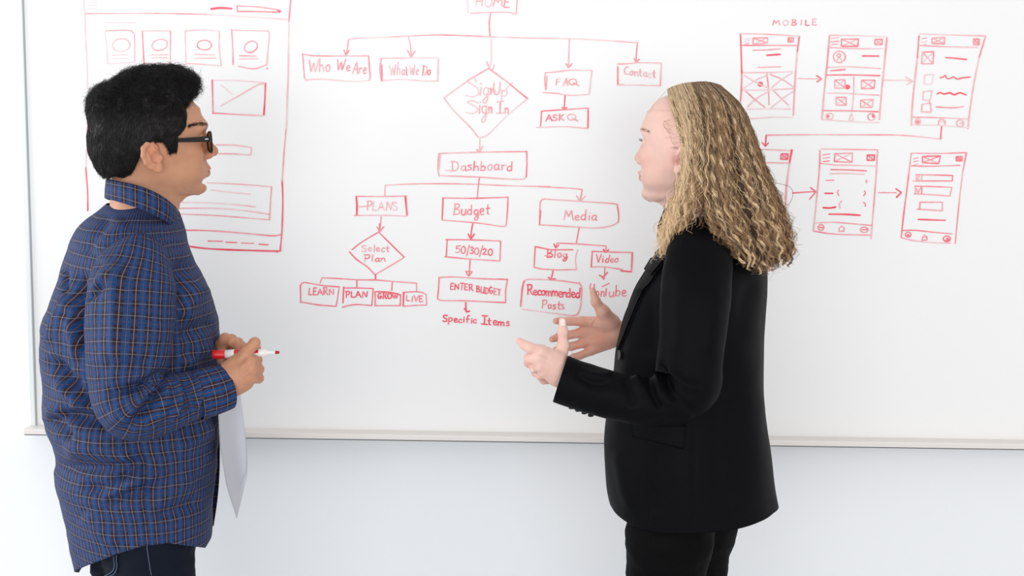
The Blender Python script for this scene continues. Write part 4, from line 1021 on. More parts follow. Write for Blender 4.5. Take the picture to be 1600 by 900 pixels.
for p, r in zip([[(352, 534, fy + .01), (362, 531, fy - .02), (369, 540, fy - .038), (364, 552, fy - .03)],
                 [(356, 545, fy + .02), (372, 536, fy - .008), (381, 543, fy - .026), (377, 553, fy - .03)],
                 [(357, 556, fy + .025), (374, 549, fy + .006), (381, 556, fy - .015), (374, 563, fy - .02)],
                 [(356, 567, fy + .025), (370, 563, fy + .01), (375, 569, fy - .008), (368, 573, fy - .012)]],
                [[.012, .0105, .009, .008], [.0118, .0102, .009, .008], [.011, .0098, .0086, .0076], [.010, .009, .0078, .007]]): F2.chain(px3(p), r, .0045)
F2.chain(px3([(340, 560, fy + .01), (346, 540, fy - .025), (352, 530, fy - .038), (362, 534, fy - .05)]), [.015, .0125, .0112, .0098], .006)
parts.append(skin_piece(F2, base=(.56, .265, .155)))

# -- trunk, arms and legs under the clothes
def hidden_body(sh_n, el_n, wr_n, sh_f, el_f, wr_f, neck, chest, hip, legs, tone):
    pts = np.array([sh_n, el_n, wr_n, sh_f, el_f, wr_f, neck, chest, hip] + [p for l in legs for p in l])
    F = Field(pts.min(0) - .15, pts.max(0) + .15, .008)
    F.cone(neck, chest, .045, .085, .02); F.cone(chest, hip, .095, .085, .03)
    for s, e, w in ((sh_n, el_n, wr_n), (sh_f, el_f, wr_f)):
        F.cone(chest * .3 + s * .7, s, .045, .03, .03); F.cone(s, e, .030, .024, .02); F.cone(e, w, .024, .018, .02)
    for l in legs: F.cone(l[0], l[1], .070, .045, .03); F.cone(l[1], l[2], .045, .032, .02); F.cone(l[2] + [0, 0, -.02], l[3], .03, .022, .02)
    V, Fc = F.mesh(); return V, Fc, np.tile(np.array(tone), (len(V), 1))
hip1 = np.array([P(220, 800, MY)[0], MY, .88])
fwd1 = np.array([math.cos(R(30)), math.sin(R(30)), 0]); lat1 = np.array([-math.sin(R(30)), math.cos(R(30)), 0])
def leg_pts(hip, fw, lat, half, kx=0.0, foot=.15):
    out = []
    for s in (-1, 1):
        h = hip + lat * half * s
        k = np.array([h[0], h[1], .47]) + fw * (.02 + kx); an = np.array([h[0], h[1], .08]) - fw * .02
        out.append([np.array([h[0], h[1], .82]), k, an, an + fw * foot + [0, 0, -.045]])
    return out
legs1 = leg_pts(hip1 + [-.007, 0, 0], fwd1, lat1, .072)
parts.append(hidden_body(P(210, 425, -.615), P(203, 625, -.70), P(345, 604, -.616), P(215, 415, -.34), P(225, 620, -.31), P(318, 585, -.46),
    P(225, 320, MY), P(210, 430, MY), hip1 + [0, 0, .06], legs1, (.5, .24, .14)))
V = np.concatenate([p[0] for p in parts]); n = 0; Fa = []
for p in parts: Fa.append(np.asarray(p[1]) + n); n += len(p[0])
man = mk('person', V, np.concatenate(Fa), m_skin1, None, col=np.concatenate([p[2] for p in parts]), base=man_base)
tag(man, 'person with short black hair and glasses in a blue checked shirt, holding a red marker', 'person')

# -- eyes and brows
m_eye = mat('eye_white', (.75, .72, .68), .2); m_iris = mat('dark_brown_iris', (.03, .015, .01), .15)
for s in (1, -1):
    ce = np.array([.0835 + .0056, s * .032, .0325])
    u, v = np.meshgrid(np.linspace(0, math.pi, 13), np.linspace(0, 2 * math.pi, 21)[:-1], indexing='ij')
    Vs = np.stack([np.cos(u), np.sin(u) * np.cos(v), np.sin(u) * np.sin(v)], -1).reshape(-1, 3) * .0122 + ce
    eye = mk('eye', h2w1(Vs), grid_faces(20, 13, True), m_eye, man)
    Vi = np.stack([np.cos(u * .17), np.sin(u * .17) * np.cos(v), np.sin(u * .17) * np.sin(v)], -1).reshape(-1, 3) * .01255 + ce
    mk('iris', h2w1(Vi), grid_faces(20, 13, True), m_iris, eye)
hb = bvh_of(Vh, Fh)
def on_head(b, x, z, s, off=0.0):
    hit, nrm, _, _ = b.ray_cast(Vector((x, s * .2, z)), Vector((0, -s, 0)))
    if hit is None: return None, None
    return np.array(hit) + np.array(nrm) * off, np.array(nrm)
def brow_strands(bv, h2w, m, root, x0, x1, z0, z1, n, ln_, r, tone=None):
  for s in (1, -1):
    C = []
    for i in range(n // 2):
        t = rng.uniform(); x = x0 + (x1 - x0) * t; z = z0 + (z1 - z0) * t + rng.normal(0, .0018) + .003 * math.sin(t * 3)
        p, nr = on_head(bv, x, z, s, .0002)
        if p is None: continue
        d = np.array([-.9, s * .3, .25 - .6 * t]) + rng.normal(0, .15, 3); d -= nr * (d @ nr) * .85; d /= np.linalg.norm(d)
        C.append([p + d * ln_ * q + nr * .0006 * math.sin(q * 3) for q in (0, .35, .7, 1)])
    V, F = tubes(np.array(C), np.array([r, r, r * .7, r * .2]), 3)
    mk('eyebrow', h2w(V), F, m, root)
brow_strands(hb, h2w1, m_hair1, man, .114, .066, .0575, .060, 420, .007, .00022)

# -- hair: a close cap with a tousled top, then single strands over it
def poly_sd(X, Z, poly):
    p = np.asarray(poly, float); d = np.full(np.broadcast(X, Z).shape, 1e9, np.float32); ins = np.zeros(d.shape, bool)
    for i in range(len(p)):
        a, b = p[i - 1], p[i]; e = b - a
        t = np.clip(((X - a[0]) * e[0] + (Z - a[1]) * e[1]) / (e @ e + 1e-12), 0, 1)
        d = np.minimum(d, (X - a[0] - t * e[0]) ** 2 + (Z - a[1] - t * e[1]) ** 2)
        c = ((a[1] > Z) != (b[1] > Z)) & (X < (b[0] - a[0]) * (Z - a[1]) / (b[1] - a[1] + 1e-12) + a[0]); ins ^= c
    d = np.sqrt(d); return np.where(ins, -d, d)
Fh2 = Field((-.145, -.105, -.07), (.13, .105, .20), .0028)
Fh2.ell((.002, 0, .060), (.112, .088, .103)); Fh2.ell((-.022, 0, .040), (.092, .0845, .085), .02)
Fh2.ell((.020, 0, .130), (.078, .066, .045), .03); Fh2.cone((-.066, 0, .02), (-.064, 0, -.035), .048, .036, .03)
Fh2.ell((.068, 0, .140), (.030, .055, .028), .02); Fh2.ell((-.070, 0, .100), (.045, .05, .045), .02)
def toh(px, py, nearside):                      # photo pixel -> head space x, z
    Wp = P(px, py, MY - (.07 if nearside == 1 else nearside)); l = w2h1(Wp); return (l[0], l[2])
hl = [toh(*q) for q in [(314, 90, 0), (317, 116, 0), (311, 142, .02), (302, 154, .05), (297, 166, .06), (296, 198, 1), (289, 206, 1), (281, 212, 1), (280, 237, 1), (267, 240, 1), (261, 229, 1), (254, 221, 1), (240, 217, 1), (226, 225, 1), (217, 240, 1), (211, 256, 1), (206, 272, 1), (196, 277, 1), (180, 274, 1), (160, 275, 0), (100, 240, 0), (100, 60, 0)]]
sl, (X, Y, Z) = Fh2.sub(Fh2.lo, Fh2.lo + Fh2.h * Fh2.n)
Fh2.put(sl, poly_sd(X[:, :, 0][:, :, None], Z, hl).astype(np.float32) * .9, .006, 's' if False else 'i')
Vc, Fc = Fh2.mesh()
nz = fbm(Vc, 45, 3) ; top = np.clip((Vc[:, 2] - .085) / .04, 0, 1)
Nn = normals_of(Vc, Fc)
if ((Vc - Vc.mean(0)) * Nn).sum() < 0: Nn = -Nn
Vc = Vc + Nn * (nz * (.0016 + .007 * top))[:, None]
allV = [Vc]; allF = [Fc]; nv = len(Vc)
nst = 30000
ids = rng.integers(0, len(Vc), nst); rt = Vc[ids]; nr = Nn[ids]
keep = ~((np.abs(rt[:, 1]) < .03) & (rt[:, 2] < -.02) & (rt[:, 0] > -.03)); rt, nr = rt[keep], nr[keep]
tp = np.clip((rt[:, 2] - .08) / .05, 0, 1); nst = len(rt)
edge = np.clip((rt[:, 0] - .055) / .03, 0, 1) * np.clip((rt[:, 2] - .06) / .04, 0, 1)
dirv = np.stack([-.55 + .7 * tp, .15 * np.sign(rt[:, 1]), -.85 + .75 * tp], 1) + rng.normal(0, .25, (nst, 3)) * (1 + 1.6 * tp)[:, None]
dirv -= nr * ((dirv * nr).sum(1) * .9)[:, None]; dirv /= np.linalg.norm(dirv, axis=1, keepdims=True)
lg = (.008 + .004 * rng.random(nst)) + tp * (.008 + .010 * rng.random(nst))
q = np.linspace(0, 1, 7)
curl = rng.normal(0, 1, (nst, 3)); curl -= nr * (curl * nr).sum(1)[:, None]; curl /= np.linalg.norm(curl, axis=1, keepdims=True)
lift = (.0007 + .0045 * tp * rng.random(nst))
C = rt[:, None] - nr[:, None] * .001 + dirv[:, None] * (lg[:, None] * q)[:, :, None] + nr[:, None] * (lift[:, None] * np.sin(q * 2.6) * 1.0 + .0008)[:, :, None] + curl[:, None] * ((.0005 + .0035 * tp)[:, None] * np.sin(q * 4.5))[:, :, None]
Vs, Fs = tubes(C, (.00030 * (1 - q * .75))[None] * (1 + .5 * rng.random(nst))[:, None], 3)
allV.append(Vs); allF.append(Fs + nv)
hair1 = mk('hair', h2w1(np.concatenate(allV)), np.concatenate(allF), m_hair1, man)
hair1['label'] = 'short tousled black hair, cropped close at the sides and nape'

# -- glasses
m_frame = mat('black_acetate', (.008, .007, .007), .38, spec=.25); m_lens = mat('tinted_lens', (.55, .36, .16), .05, spec=.5)
bsdf(m_lens).inputs['Transmission Weight'].default_value = .9; bsdf(m_lens).inputs['IOR'].default_value = 1.05
m_hinge = mat('steel_hinge', (.7, .7, .7), .25, 1.0)
gl_c = [np.array([.1155, s * .034, .0235]) for s in (-1, 1)]
a = np.linspace(0, 2 * math.pi, 41)[:-1]
def rim_pts(c, s, k=1.0):
    y = np.sign(np.cos(a)) * np.abs(np.cos(a)) ** .8 * .0255 * k; z = np.sign(np.sin(a)) * np.abs(np.sin(a)) ** .85 * .0205 * k
    return np.stack([c[0] - .55 * np.abs(y * s + .0) * 0 - .22 * np.maximum(y * s, 0) - .06 * z * 0, c[1] + y, c[2] + z], 1)
gv = []
for s, c0 in zip((-1, 1), gl_c):
    p = rim_pts(c0, s); Vt, Ft = tubes(np.vstack([p, p[:3]])[None], np.full((1, 43), .0024), 8, False); gv.append((Vt, Ft.tolist()))
gv.append(tube([(.1155, -.0105, .028), (.1195, -.004, .031), (.1195, .004, .031), (.1155, .0105, .028)], .0022, 8, 12))
Vg, Fg = join_vf(*gv)
glasses = mk('eyeglasses', h2w1(Vg), Fg, m_frame, man)
glasses['label'] = 'black framed glasses with slim black temples'
for s, c0 in zip((-1, 1), gl_c):
    p = rim_pts(c0, s, .97); Vl = np.vstack([p + [.0004, 0, 0], p - [.0008, 0, 0]]); k = len(p)
    mk('lens', h2w1(Vl), [list(range(k)), list(range(k, 2 * k))[::-1]] + [[i, (i + 1) % k, k + (i + 1) % k, k + i] for i in range(k)], m_lens, glasses, smooth=False)
    tp_ = catmull([(.1095, s * .0600, .0305), (.103, s * .0665, .0315), (.06, s * .0735, .0325), (.012, s * .0765, .0335), (-.006, s * .0765, .0325), (-.022, s * .0755, .022), (-.030, s * .074, .008)], 40)
    hh = np.interp(np.linspace(0, 1, 40), [0, .1, .5, .8, 1], [.0064, .0062, .0042, .0036, .003])
    V = []; 
    for p, h_ in zip(tp_, hh):
        for dy, dz in ((-1, -1), (-1, 1), (1, 1), (1, -1)): V.append(p + np.array([0, dy * .0018, dz * h_ * .9]))
    F = grid_faces(4, 40, True).tolist() + [[0, 1, 2, 3], [156 + 3, 156 + 2, 156 + 1, 156]]
    t_o = mk('temple', h2w1(np.array(V)), F, m_frame, glasses, smooth=False)
    V, F = box_vf(.0945, .1015, s * .0698 - .0006, s * .0698 + .0006, .0308, .0330, .0003)
    mk('hinge_pin', h2w1(V + [0, s * .0005, 0]), F, m_hinge, t_o, smooth=False)

# -- checked cloth
def plaid(name):
    m = mat(name, (.05, .07, .2), .7, spec=.15)
    pass
    uv = nd(m, 'ShaderNodeUVMap'); sx = nd(m, 'ShaderNodeSeparateXYZ'); ln(m, uv.outputs[0], sx.inputs[0])
    def math_(op, a, b=None, c=None):
        n = nd(m, 'ShaderNodeMath', operation=op)
        for i, v in enumerate((a, b, c)):
            if v is None: continue
            if isinstance(v, (int, float)): n.inputs[i].default_value = v
            else: ln(m, v, n.inputs[i])
        return n.outputs[0]
    def mix(f, a, b):
        n = nd(m, 'ShaderNodeMix', data_type='RGBA')
        ln(m, f, n.inputs[0])
        for i, v in ((6, a), (7, b)):
            if isinstance(v, tuple): n.inputs[i].default_value = (*v, 1)
            else: ln(m, v, n.inputs[i])
        return n.outputs[2]
    blue, brown, white, tan = (.000, .062, .205), (.036, .014, .014), (.20, .20, .22), (.15, .058, .026)
    def threads(ax):
        t = math_('FRACT', math_('MULTIPLY', ax, 1 / .0235))
        col = mix(math_('COMPARE', t, .5, .25), brown, blue)                # brown by the white thread, blue by the tan one
        fine = math_('COMPARE', math_('FRACT', math_('MULTIPLY', t, 8)), .5, .2)
        col = mix(math_('MULTIPLY', fine, .5), col, (.008, .010, .025))
        col = mix(math_('COMPARE', t, .5, .026), col, tan)
        w = math_('MAXIMUM', math_('COMPARE', t, 0.0, .022), math_('COMPARE', t, 1.0, .022))
        return mix(w, col, white), w
    cu, wu = threads(sx.outputs[0]); cv, wv = threads(sx.outputs[1])
    col = mix(math_('MULTIPLY_ADD', math_('MAXIMUM', wv, 0.0), .55, .20), cu, cv)
    # over-under of the weave keeps bright threads bright
    br = nd(m, 'ShaderNodeMix', data_type='RGBA', blend_type='LIGHTEN'); br.inputs[0].default_value = .6
    ln(m, cu, br.inputs[6]); ln(m, cv, br.inputs[7])
    col = mix(math_('ADD', 0.5, 0.0), col, br.outputs[2])
    ln(m, col, bsdf(m).inputs['Base Color'])
    tc = nd(m, 'ShaderNodeTexCoord'); n = nd(m, 'ShaderNodeTexNoise'); n.inputs['Scale'].default_value = 22; n.inputs['Detail'].default_value = 3
    b = nd(m, 'ShaderNodeBump'); b.inputs['Strength'].default_value = .25; b.inputs['Distance'].default_value = .006
    ln(m, tc.outputs['Object'], n.inputs['Vector']); ln(m, n.outputs[0], b.inputs['Height']); ln(m, b.outputs[0], bsdf(m).inputs['Normal'])
    return m
m_plaid = plaid('blue_brown_checked_cotton')

rows = [(318, 166, 274), (332, 150, 281), (345, 133, 286), (358, 120, 290), (372, 112, 293), (400, 103, 303), (440, 88, 323), (480, 72, 336), (510, 63, 343), (540, 61, 344), (570, 63, 344),
        (610, 65, 343), (645, 66, 342), (668, 72, 342), (692, 84, 342), (715, 86, 341), (740, 84, 338), (780, 95, 335), (820, 103, 332), (850, 109, 328), (880, 115, 322), (910, 119, 318)]
bt = [(318, .075), (332, .092), (345, .118), (358, .142), (372, .162), (400, .182), (440, .19), (520, .19), (640, .185), (740, .175), (850, .175), (910, .172)]
AL = R(32)
T, fw, lt = torso_fit(rows, MY, bt, AL)
def hemfun(tab, yc, bb, xmid, al, aa):
    """hem height from photo rows at angles (degrees)"""
    an = np.array([t[0] for t in tab], float); 
    zs = np.array([P(xmid + 1.1 * FPX / 2.7 * (aa * math.cos(R(t[0])) * math.cos(al) - bb * math.sin(R(t[0])) * math.sin(al)), t[1], yc + aa * math.cos(R(t[0])) * math.sin(al) + bb * math.sin(R(t[0])) * math.cos(al))[2] for t in tab])
    def f(ph):
        d = (np.degrees(ph) + 180) % 360 - 180
        o = np.argsort(an); return np.interp(d, an[o], zs[o], period=360)
    return f
hem1 = hemfun([(147, 894), (165, 893), (-180, 889), (-150, 877), (-130, 864), (-110, 852), (-90, 848), (-68, 854), (-50, 857), (-38, 846), (-28, 834), (0, 824), (40, 836), (90, 850), (125, 880)], MY, .17, 218, AL, .115)
ztop = P(220, 319, MY)[2]
V, F, PH, tt = torso_mesh(T, fw, lt, MY, ztop, hem1, 260, 240)
lines = [  # (pixels, height m, width px)
    ([(67, 545), (79, 520), (90, 498), (101, 473), (103, 450)], .007, 12, 'step'), ([(103, 415), (102, 440), (100, 462)], -.008, 3.5), ([(131, 415), (127, 470), (130, 520), (140, 560)], -.014, 9), ([(112, 470), (114, 520), (118, 570)], .006, 8), ([(75, 552), (100, 590), (130, 606)], -.007, 8), ([(66, 640), (100, 641), (138, 628)], .006, 8),
    ([(148, 470), (150, 530), (160, 580)], -.008, 10), ([(100, 480), (140, 520), (165, 545)], -.006, 9),
    ([(80, 560), (120, 610), (160, 632)], -.010, 10), ([(85, 590), (130, 630), (170, 636)], .008, 10),
    ([(88, 640), (130, 655), (180, 665)], -.014, 12), ([(70, 650), (95, 672), (112, 690)], -.012, 9), ([(95, 705), (150, 700), (220, 715)], .008, 14),
    ([(80, 725), (130, 732), (190, 728), (230, 712)], -.007, 8), ([(120, 760), (170, 765), (200, 740), (240, 715)], -.008, 9), ([(150, 775), (190, 760), (230, 745), (270, 735)], .006, 9),
    ([(160, 790), (210, 770), (250, 760)], -.006, 8), ([(230, 790), (270, 770), (310, 745)], .005, 12), ([(240, 810), (280, 795), (315, 780)], -.005, 9),
    ([(270, 700), (300, 690), (335, 660)], .006, 14), ([(225, 690), (226, 760), (228, 848)], -.0035, 3.5), ([(130, 800), (160, 830), (190, 850)], .005, 16),
    ([(290, 400), (280, 440), (268, 480)], -.010, 14), ([(320, 440), (300, 470), (280, 500)], .007, 16), ([(335, 500), (305, 515), (280, 530)], -.006, 10), ([(340, 540), (300, 560), (275, 570)], .006, 12), ([(345, 575), (310, 560), (280, 545)], -.005, 9),
    ([(175, 335), (150, 370), (130, 400)], -.004, 8), ([(200, 345), (165, 380), (150, 400)], .004, 14), ([(240, 350), (262, 375), (285, 395)], -.003, 6)]
lines = [(l[0], l[1] * 1.7) + tuple(l[2:]) for l in lines]
V, N = folds(V, F, lines)
wr_ = fbm(V * [1, 1, 1.8], 9, 3, 3.1)
V = V + N * (wr_ * .0045 * np.clip(tt * 3, .2, 1))[:, None]
u = PH / (2 * math.pi) * 1.13; vlen = tt * 0
ring_len = (ztop - V[:, 2])
uv = np.stack([u, ring_len * 1.04 + .004 * wr_], 1)
nph = 260; nlast = V[-nph:]
# turned-in hem
inn = nlast + (np.array([V[:, 0].mean(), MY, 0]) * [1, 1, 0] + nlast * [0, 0, 1] - nlast) * .02
in2 = inn + (np.array([V[:, 0].mean(), MY, 0]) * [1, 1, 0] + inn * [0, 0, 1] - inn) * .06 + [0, 0, .03]
Vall = np.vstack([V, inn, in2]); nn = len(V)
F2_ = np.vstack([F, grid_faces(nph, 3, True) + (nn - nph)])
uv2 = np.vstack([uv, uv[-nph:], uv[-nph:] + [0, .03]])
# close the wrap column of the pattern: duplicate the seam
def seam_fix(V, F, uv, nph, nrow, span):
    idx = np.arange(nrow) * nph; base = len(V)
    V2 = np.vstack([V, V[idx]]); uv2 = np.vstack([uv, uv[idx] + [span, 0]])
    F = F.copy(); col = F % nph
    for k in range(4):
        m = (col[:, k] == 0) & ((col == nph - 1).any(1)); F[m, k] = base + F[m, k] // nph
    return V2, F, uv2
Vf, Ff, uvf = seam_fix(Vall, F2_, uv2, nph, 242, 1.13)
shirt = mk('shirt', Vf, Ff[:, ::-1], m_plaid, man, uv=uvf)
shirt['label'] = 'blue and brown checked cotton shirt worn untucked'
shirt_bvh = bvh_of(Vf, Ff)

def sleeve_obj(name, V, nph, L, ph, C, m, root, circ, lines=None, noise=.005, lip=True, nseed=0.0, nsc=11):
    n = len(L); Vw = V.reshape(-1, 3); F = grid_faces(nph, n, True)
    if lines is not None: Vw, N = folds(Vw, F, lines)
    else:
        N = normals_of(Vw, F)
        if ((Vw - np.repeat(C, nph, 0)) * N).sum() < 0: N = -N
    w = fbm(Vw, nsc, 3, nseed); Vw = Vw + N * (w * noise)[:, None]
    uv = np.stack([np.tile(ph / (2 * math.pi) * circ, n), np.repeat(L, nph) + .003 * w], 1)
    e = Vw[-nph:]; c0 = e.mean(0); T = C[-1] - C[-4]; T /= np.linalg.norm(T)
    if lip:
        i1 = c0 + (e - c0) * .94; i2 = i1 - T * .022
        Vw = np.vstack([Vw, i1, i2]); uv = np.vstack([uv, uv[-nph:], uv[-nph:] + [0, .02]]); n += 2
        F = grid_faces(nph, n, True)
    V2, F2, uv2 = seam_fix(Vw, F, uv, nph, n, circ)
    o = mk(name, V2, F2, m, root, uv=uv2)
    return o, V2, F2
# near sleeve
path = px3([(223, 380, -.592), (215, 402, -.632), (206, 440, -.655), (203, 490, -.668), (200, 545, -.680), (198, 595, -.690), (212, 634, -.694), (250, 631, -.680), (290, 621, -.655), (326, 612, -.634)])
r1 = [.02, .060, .078, .083, .079, .070, .066, .058, .048, .044]
r2 = [.02, .045, .058, .062, .062, .062, .062, .054, .047, .042]
V, ph, L, fr_ = sleeve(path, r1, r2, 96, 200)
lines = [([(183, 396), (183, 480), (183, 590)], .016, 26, 'tent'), ([(133, 472), (146, 461), (172, 444)], -.009, 6), ([(140, 452), (158, 443), (180, 428)], .007, 7), ([(242, 587), (215, 602), (165, 618)], -.007, 6), ([(246, 595), (230, 637), (185, 680)], -.008, 6), ([(262, 575), (240, 592), (215, 605), (185, 612)], -.010, 8), ([(268, 590), (245, 620), (215, 640), (190, 650)], .007, 9), ([(258, 590), (238, 625), (200, 660)], -.011, 8), ([(262, 600), (255, 640), (225, 680)], .007, 9),
         ([(240, 590), (200, 585), (160, 590)], .004, 12), ([(272, 588), (283, 610), (280, 640), (262, 665)], .007, 7, 'step'), ([(300, 585), (312, 600), (315, 620), (308, 645)], .006, 7, 'step'), ([(285, 590), (298, 625), (300, 650)], -.006, 7), ([(150, 420), (170, 440), (200, 430)], .004, 14),
         ([(182, 415), (181, 480), (180, 560)], .003, 7), ([(160, 400), (148, 430), (142, 470)], -.006, 10), ([(240, 560), (210, 570), (165, 565)], -.005, 9), ([(170, 640), (200, 655), (240, 660)], .006, 10), ([(260, 500), (235, 530), (190, 545)], .003, 16)]
lines = [(l[0], l[1] * 1.3) + tuple(l[2:]) for l in lines]
sl_o, Vsl, Fsl = sleeve_obj('sleeve', V, 96, L, ph, fr_[0], m_plaid, shirt, .50, lines, .005)
# cuff
def cuff_obj(pts, r1, r2, circ, root, m, lines=None, noise=.002, name='cuff'):
    V, ph, L, fr = sleeve(px3(pts), r1, r2, 72, 46)
    return sleeve_obj(name, V, 72, L, ph, fr[0], m, root, circ, lines, noise)
cuff_obj([(306, 618, -.650), (322, 613.5, -.640), (340, 608.5, -.627), (352, 604.5, -.617)], [.047, .047, .0455, .044], [.046, .045, .0435, .042], .29, sl_o, m_plaid)
# far sleeve, mostly hidden by the body
path = px3([(222, 398, -.36), (225, 450, -.33), (230, 540, -.31), (240, 610, -.31), (280, 605, -.37), (318, 585, -.455)])
V, ph, L, fr_ = sleeve(path, [.05, .07, .068, .058, .048, .036], [.045, .056, .056, .054, .045, .036], 48, 70)
sleeve_obj('sleeve', V, 48, L, ph, fr_[0], m_plaid, shirt, .48)
# collar: stand inside, folded leaf outside
nphc = 120; ph = np.linspace(0, 2 * math.pi, nphc + 1)[:-1]
def collar_ring(back, front, b, lift, dx=0.0):
    pb, pf = P(*back, MY - .03), P(*front, MY - .03); c0 = (pb + pf) / 2; a = np.linalg.norm((pf - pb)[[0]]) / 2 / math.cos(AL) * .97
    for _ in range(8):
        V = c0 + np.outer(np.cos(ph) * a, fw) + np.outer(np.sin(ph) * b, lt)
        V[:, 2] = c0[2] + (pf - pb)[2] / 2 * np.cos(ph) + lift * np.sin(ph) ** 2
        q = proj(V)[:, 0]; s_ = 808.0
        c0 = c0 + [((back[0] + front[0]) - (q.min() + q.max())) / 2 / s_, 0, 0]; a = max(.03, a + ((front[0] - back[0]) - (q.max() - q.min())) / 2 / s_ * .9)
    return V
rings = [collar_ring((172, 308), (268, 356), .074, .006), collar_ring((170, 283), (272, 335), .072, .011), collar_ring((168, 279), (275, 331), .074, .012), collar_ring((165, 280), (278, 333), .078, .012), collar_ring((163.5, 294), (278.5, 347), .083, .010),
         collar_ring((163, 308), (274, 361), .089, .006), collar_ring((165, 309), (272, 362), .087, .006), collar_ring((168, 298), (272, 350), .081, .010)]
Vc = np.concatenate(rings); L = np.cumsum([0] + [np.linalg.norm(rings[i + 1] - rings[i], axis=1).mean() for i in range(len(rings) - 1)])
uvc = np.stack([np.tile(ph / 6.28318 * .46, len(rings)), np.repeat(L, nphc)], 1)
V2, F2, uv2 = seam_fix(Vc, grid_faces(nphc, len(rings), True), uvc, nphc, len(rings), .46)
mk('collar', V2, F2, m_plaid, shirt, uv=uv2)
# open front edge hanging behind, placket
pl_px = [(343, 640), (343.5, 690), (343, 740), (340, 780), (334, 822)]
A_ = np.array([P(x, y, MY + .045) for x, y in catmull(pl_px, 30)]); B_ = np.array([P(x - 16, y - 2, MY + .06) for x, y in catmull(pl_px, 30)])
Vp = np.stack([A_, B_], 1).reshape(-1, 3); Vp = np.vstack([Vp, Vp + [-.001, .003, 0]])
f = np.array([[2 * i, 2 * i + 1, 2 * i + 3, 2 * i + 2] for i in range(29)])
rim = [2 * i for i in range(30)] + [2 * i + 1 for i in range(29, -1, -1)]
Fp = f.tolist() + (f[:, ::-1] + 60).tolist() + [[rim[i], rim[(i + 1) % 60], rim[(i + 1) % 60] + 60, rim[i] + 60] for i in range(60)]
uvp = np.stack([np.tile([0, .02], 60), np.tile(np.repeat(np.linspace(0, .22, 30), 2), 2)], 1)
mk('front_placket', Vp, Fp, m_plaid, shirt, uv=uvp, smooth=False)

# -- jeans and shoes
m_jean = mat('dark_indigo_denim', (.006, .009, .018), .8, spec=.12); bump(m_jean, 500, .3, .001)
def trousers(hip, legs, rh, rt, rk, ra, m, root, ztop):
    pts = np.array([p for l in legs for p in l] + [hip])
    F = Field(pts.min(0) - .2, pts.max(0) + np.array([.2, .2, .1]), .006)
    for l in legs:
        F.cone(hip + (l[0] - hip) * .75 + [0, 0, .06], l[0] + [0, 0, -.02], rh, rt, .03); F.cone(l[0] + [0, 0, -.02], l[1], rt, rk, .03); F.cone(l[1], l[2] + [0, 0, -.0], rk, ra, .02)
    sl, (X, Y, Z) = F.sub(F.lo, F.lo + F.h * F.n)
    F.put(sl, np.broadcast_to(Z - ztop, F.D[sl].shape).astype(np.float32), 0, 'i'); F.put(sl, np.broadcast_to(.05 - Z, F.D[sl].shape).astype(np.float32), 0, 'i')
    V, Fc = F.mesh(); V = smooth_v(V, Fc, 2, .5)
    N = normals_of(V, Fc); V = V + N * (fbm(V * [1, 1, 2], 14, 3) * .004)[:, None]
    return mk('trousers', V, Fc, m, root), V, Fc
jeans, Vj, Fj = trousers(hip1 + [.004, 0, .0], legs1, .074, .089, .073, .060, m_jean, man, .87)
jeans['label'] = 'dark indigo jeans'
def shoe(root, legs, fw, m):
    for l in legs:
        an = l[2].copy(); lo = np.minimum(an, l[3]) - .09; hi = np.maximum(an, l[3]) + .10; lo[2] = -.01; hi[2] = .14
        F = Field(lo, hi, .005); t = np.array([an[0], an[1], .035])
        F.cone(t - fw * .03, t + fw * .10, .042, .040, .02); F.cone(t + fw * .08 + [0, 0, -.004], t + fw * .15 + [0, 0, -.01], .038, .030, .02); F.cone([an[0], an[1], .05], [an[0], an[1], .10], .044, .040, .02)
        sl, (X, Y, Z) = F.sub(F.lo, F.lo + F.h * F.n)
        F.put(sl, np.broadcast_to(.001 - Z, F.D[sl].shape).astype(np.float32), 0, 'i')
        V, Fc = F.mesh(); mk('shoe', smooth_v(V, Fc, 1, .4), Fc, m, root)
m_shoe = mat('black_leather_shoe', (.02, .02, .02), .4)
shoe(man, legs1, fwd1, m_shoe)
jb = bvh_of(Vj, Fj)
pk = patch(bil((132, 868), (183, 862), (184, 893), (130, 905)), 14, 10, jb, .003, .006)
pko = mk('back_pocket', *pk, m_jean, jeans)
m_thread = mat('grey_blue_stitching', (.10, .14, .22), .7)
sv = []
for pl in ([(146, 909), (178, 891), (180, 868)], [(150, 912), (182, 893), (184, 866)], [(229, 850), (232, 870), (236, 898)]):
    g = drape(catmull(pl, 26), jb, .0042); sv.append(tube(g, .0007, 5))
mk('seam_stitching', *join_vf(*sv), m_thread, jeans)

# ================================================================== marker pen and paper held by that person
m_red = mat('red_pen_plastic', (.62, .012, .016), .28, spec=.5); m_wht = mat('white_pen_plastic', (.82, .80, .79), .3, spec=.5)
m_tip = mat('red_felt_tip', (.45, .01, .02), .9)
pa, pb = P(333, 554, hy + .016), P(436, 550.5, hy + .010); Lp = np.linalg.norm(pb - pa); pdir = (pb - pa) / Lp
marker = empty('marker_pen', (pa + pb) / 2)
tag(marker, 'red and white whiteboard marker held in the fist of the person in the checked shirt', 'marker')
ppx = Lp / 103.0
def pen(name, x0, prof, m): return mk(name, *lathe([((x0 + t) * ppx, r * ppx) for t, r in prof], pa, pb, 28), m, marker)
pen('end_plug', 0, [(0, .1), (0.02, 6.3), (.6, 6.9), (1.5, 7.3), (19, 7.4), (19.6, 7.0)], m_red)
bar = pen('barrel', 19.4, [(0, .5), (0.1, 6.9), (14, 6.9), (52, 6.6), (60, 6.4), (62.5, 5.8), (64.5, 4.2), (66, 3.4), (78, 2.9), (78.2, .5)], m_wht)
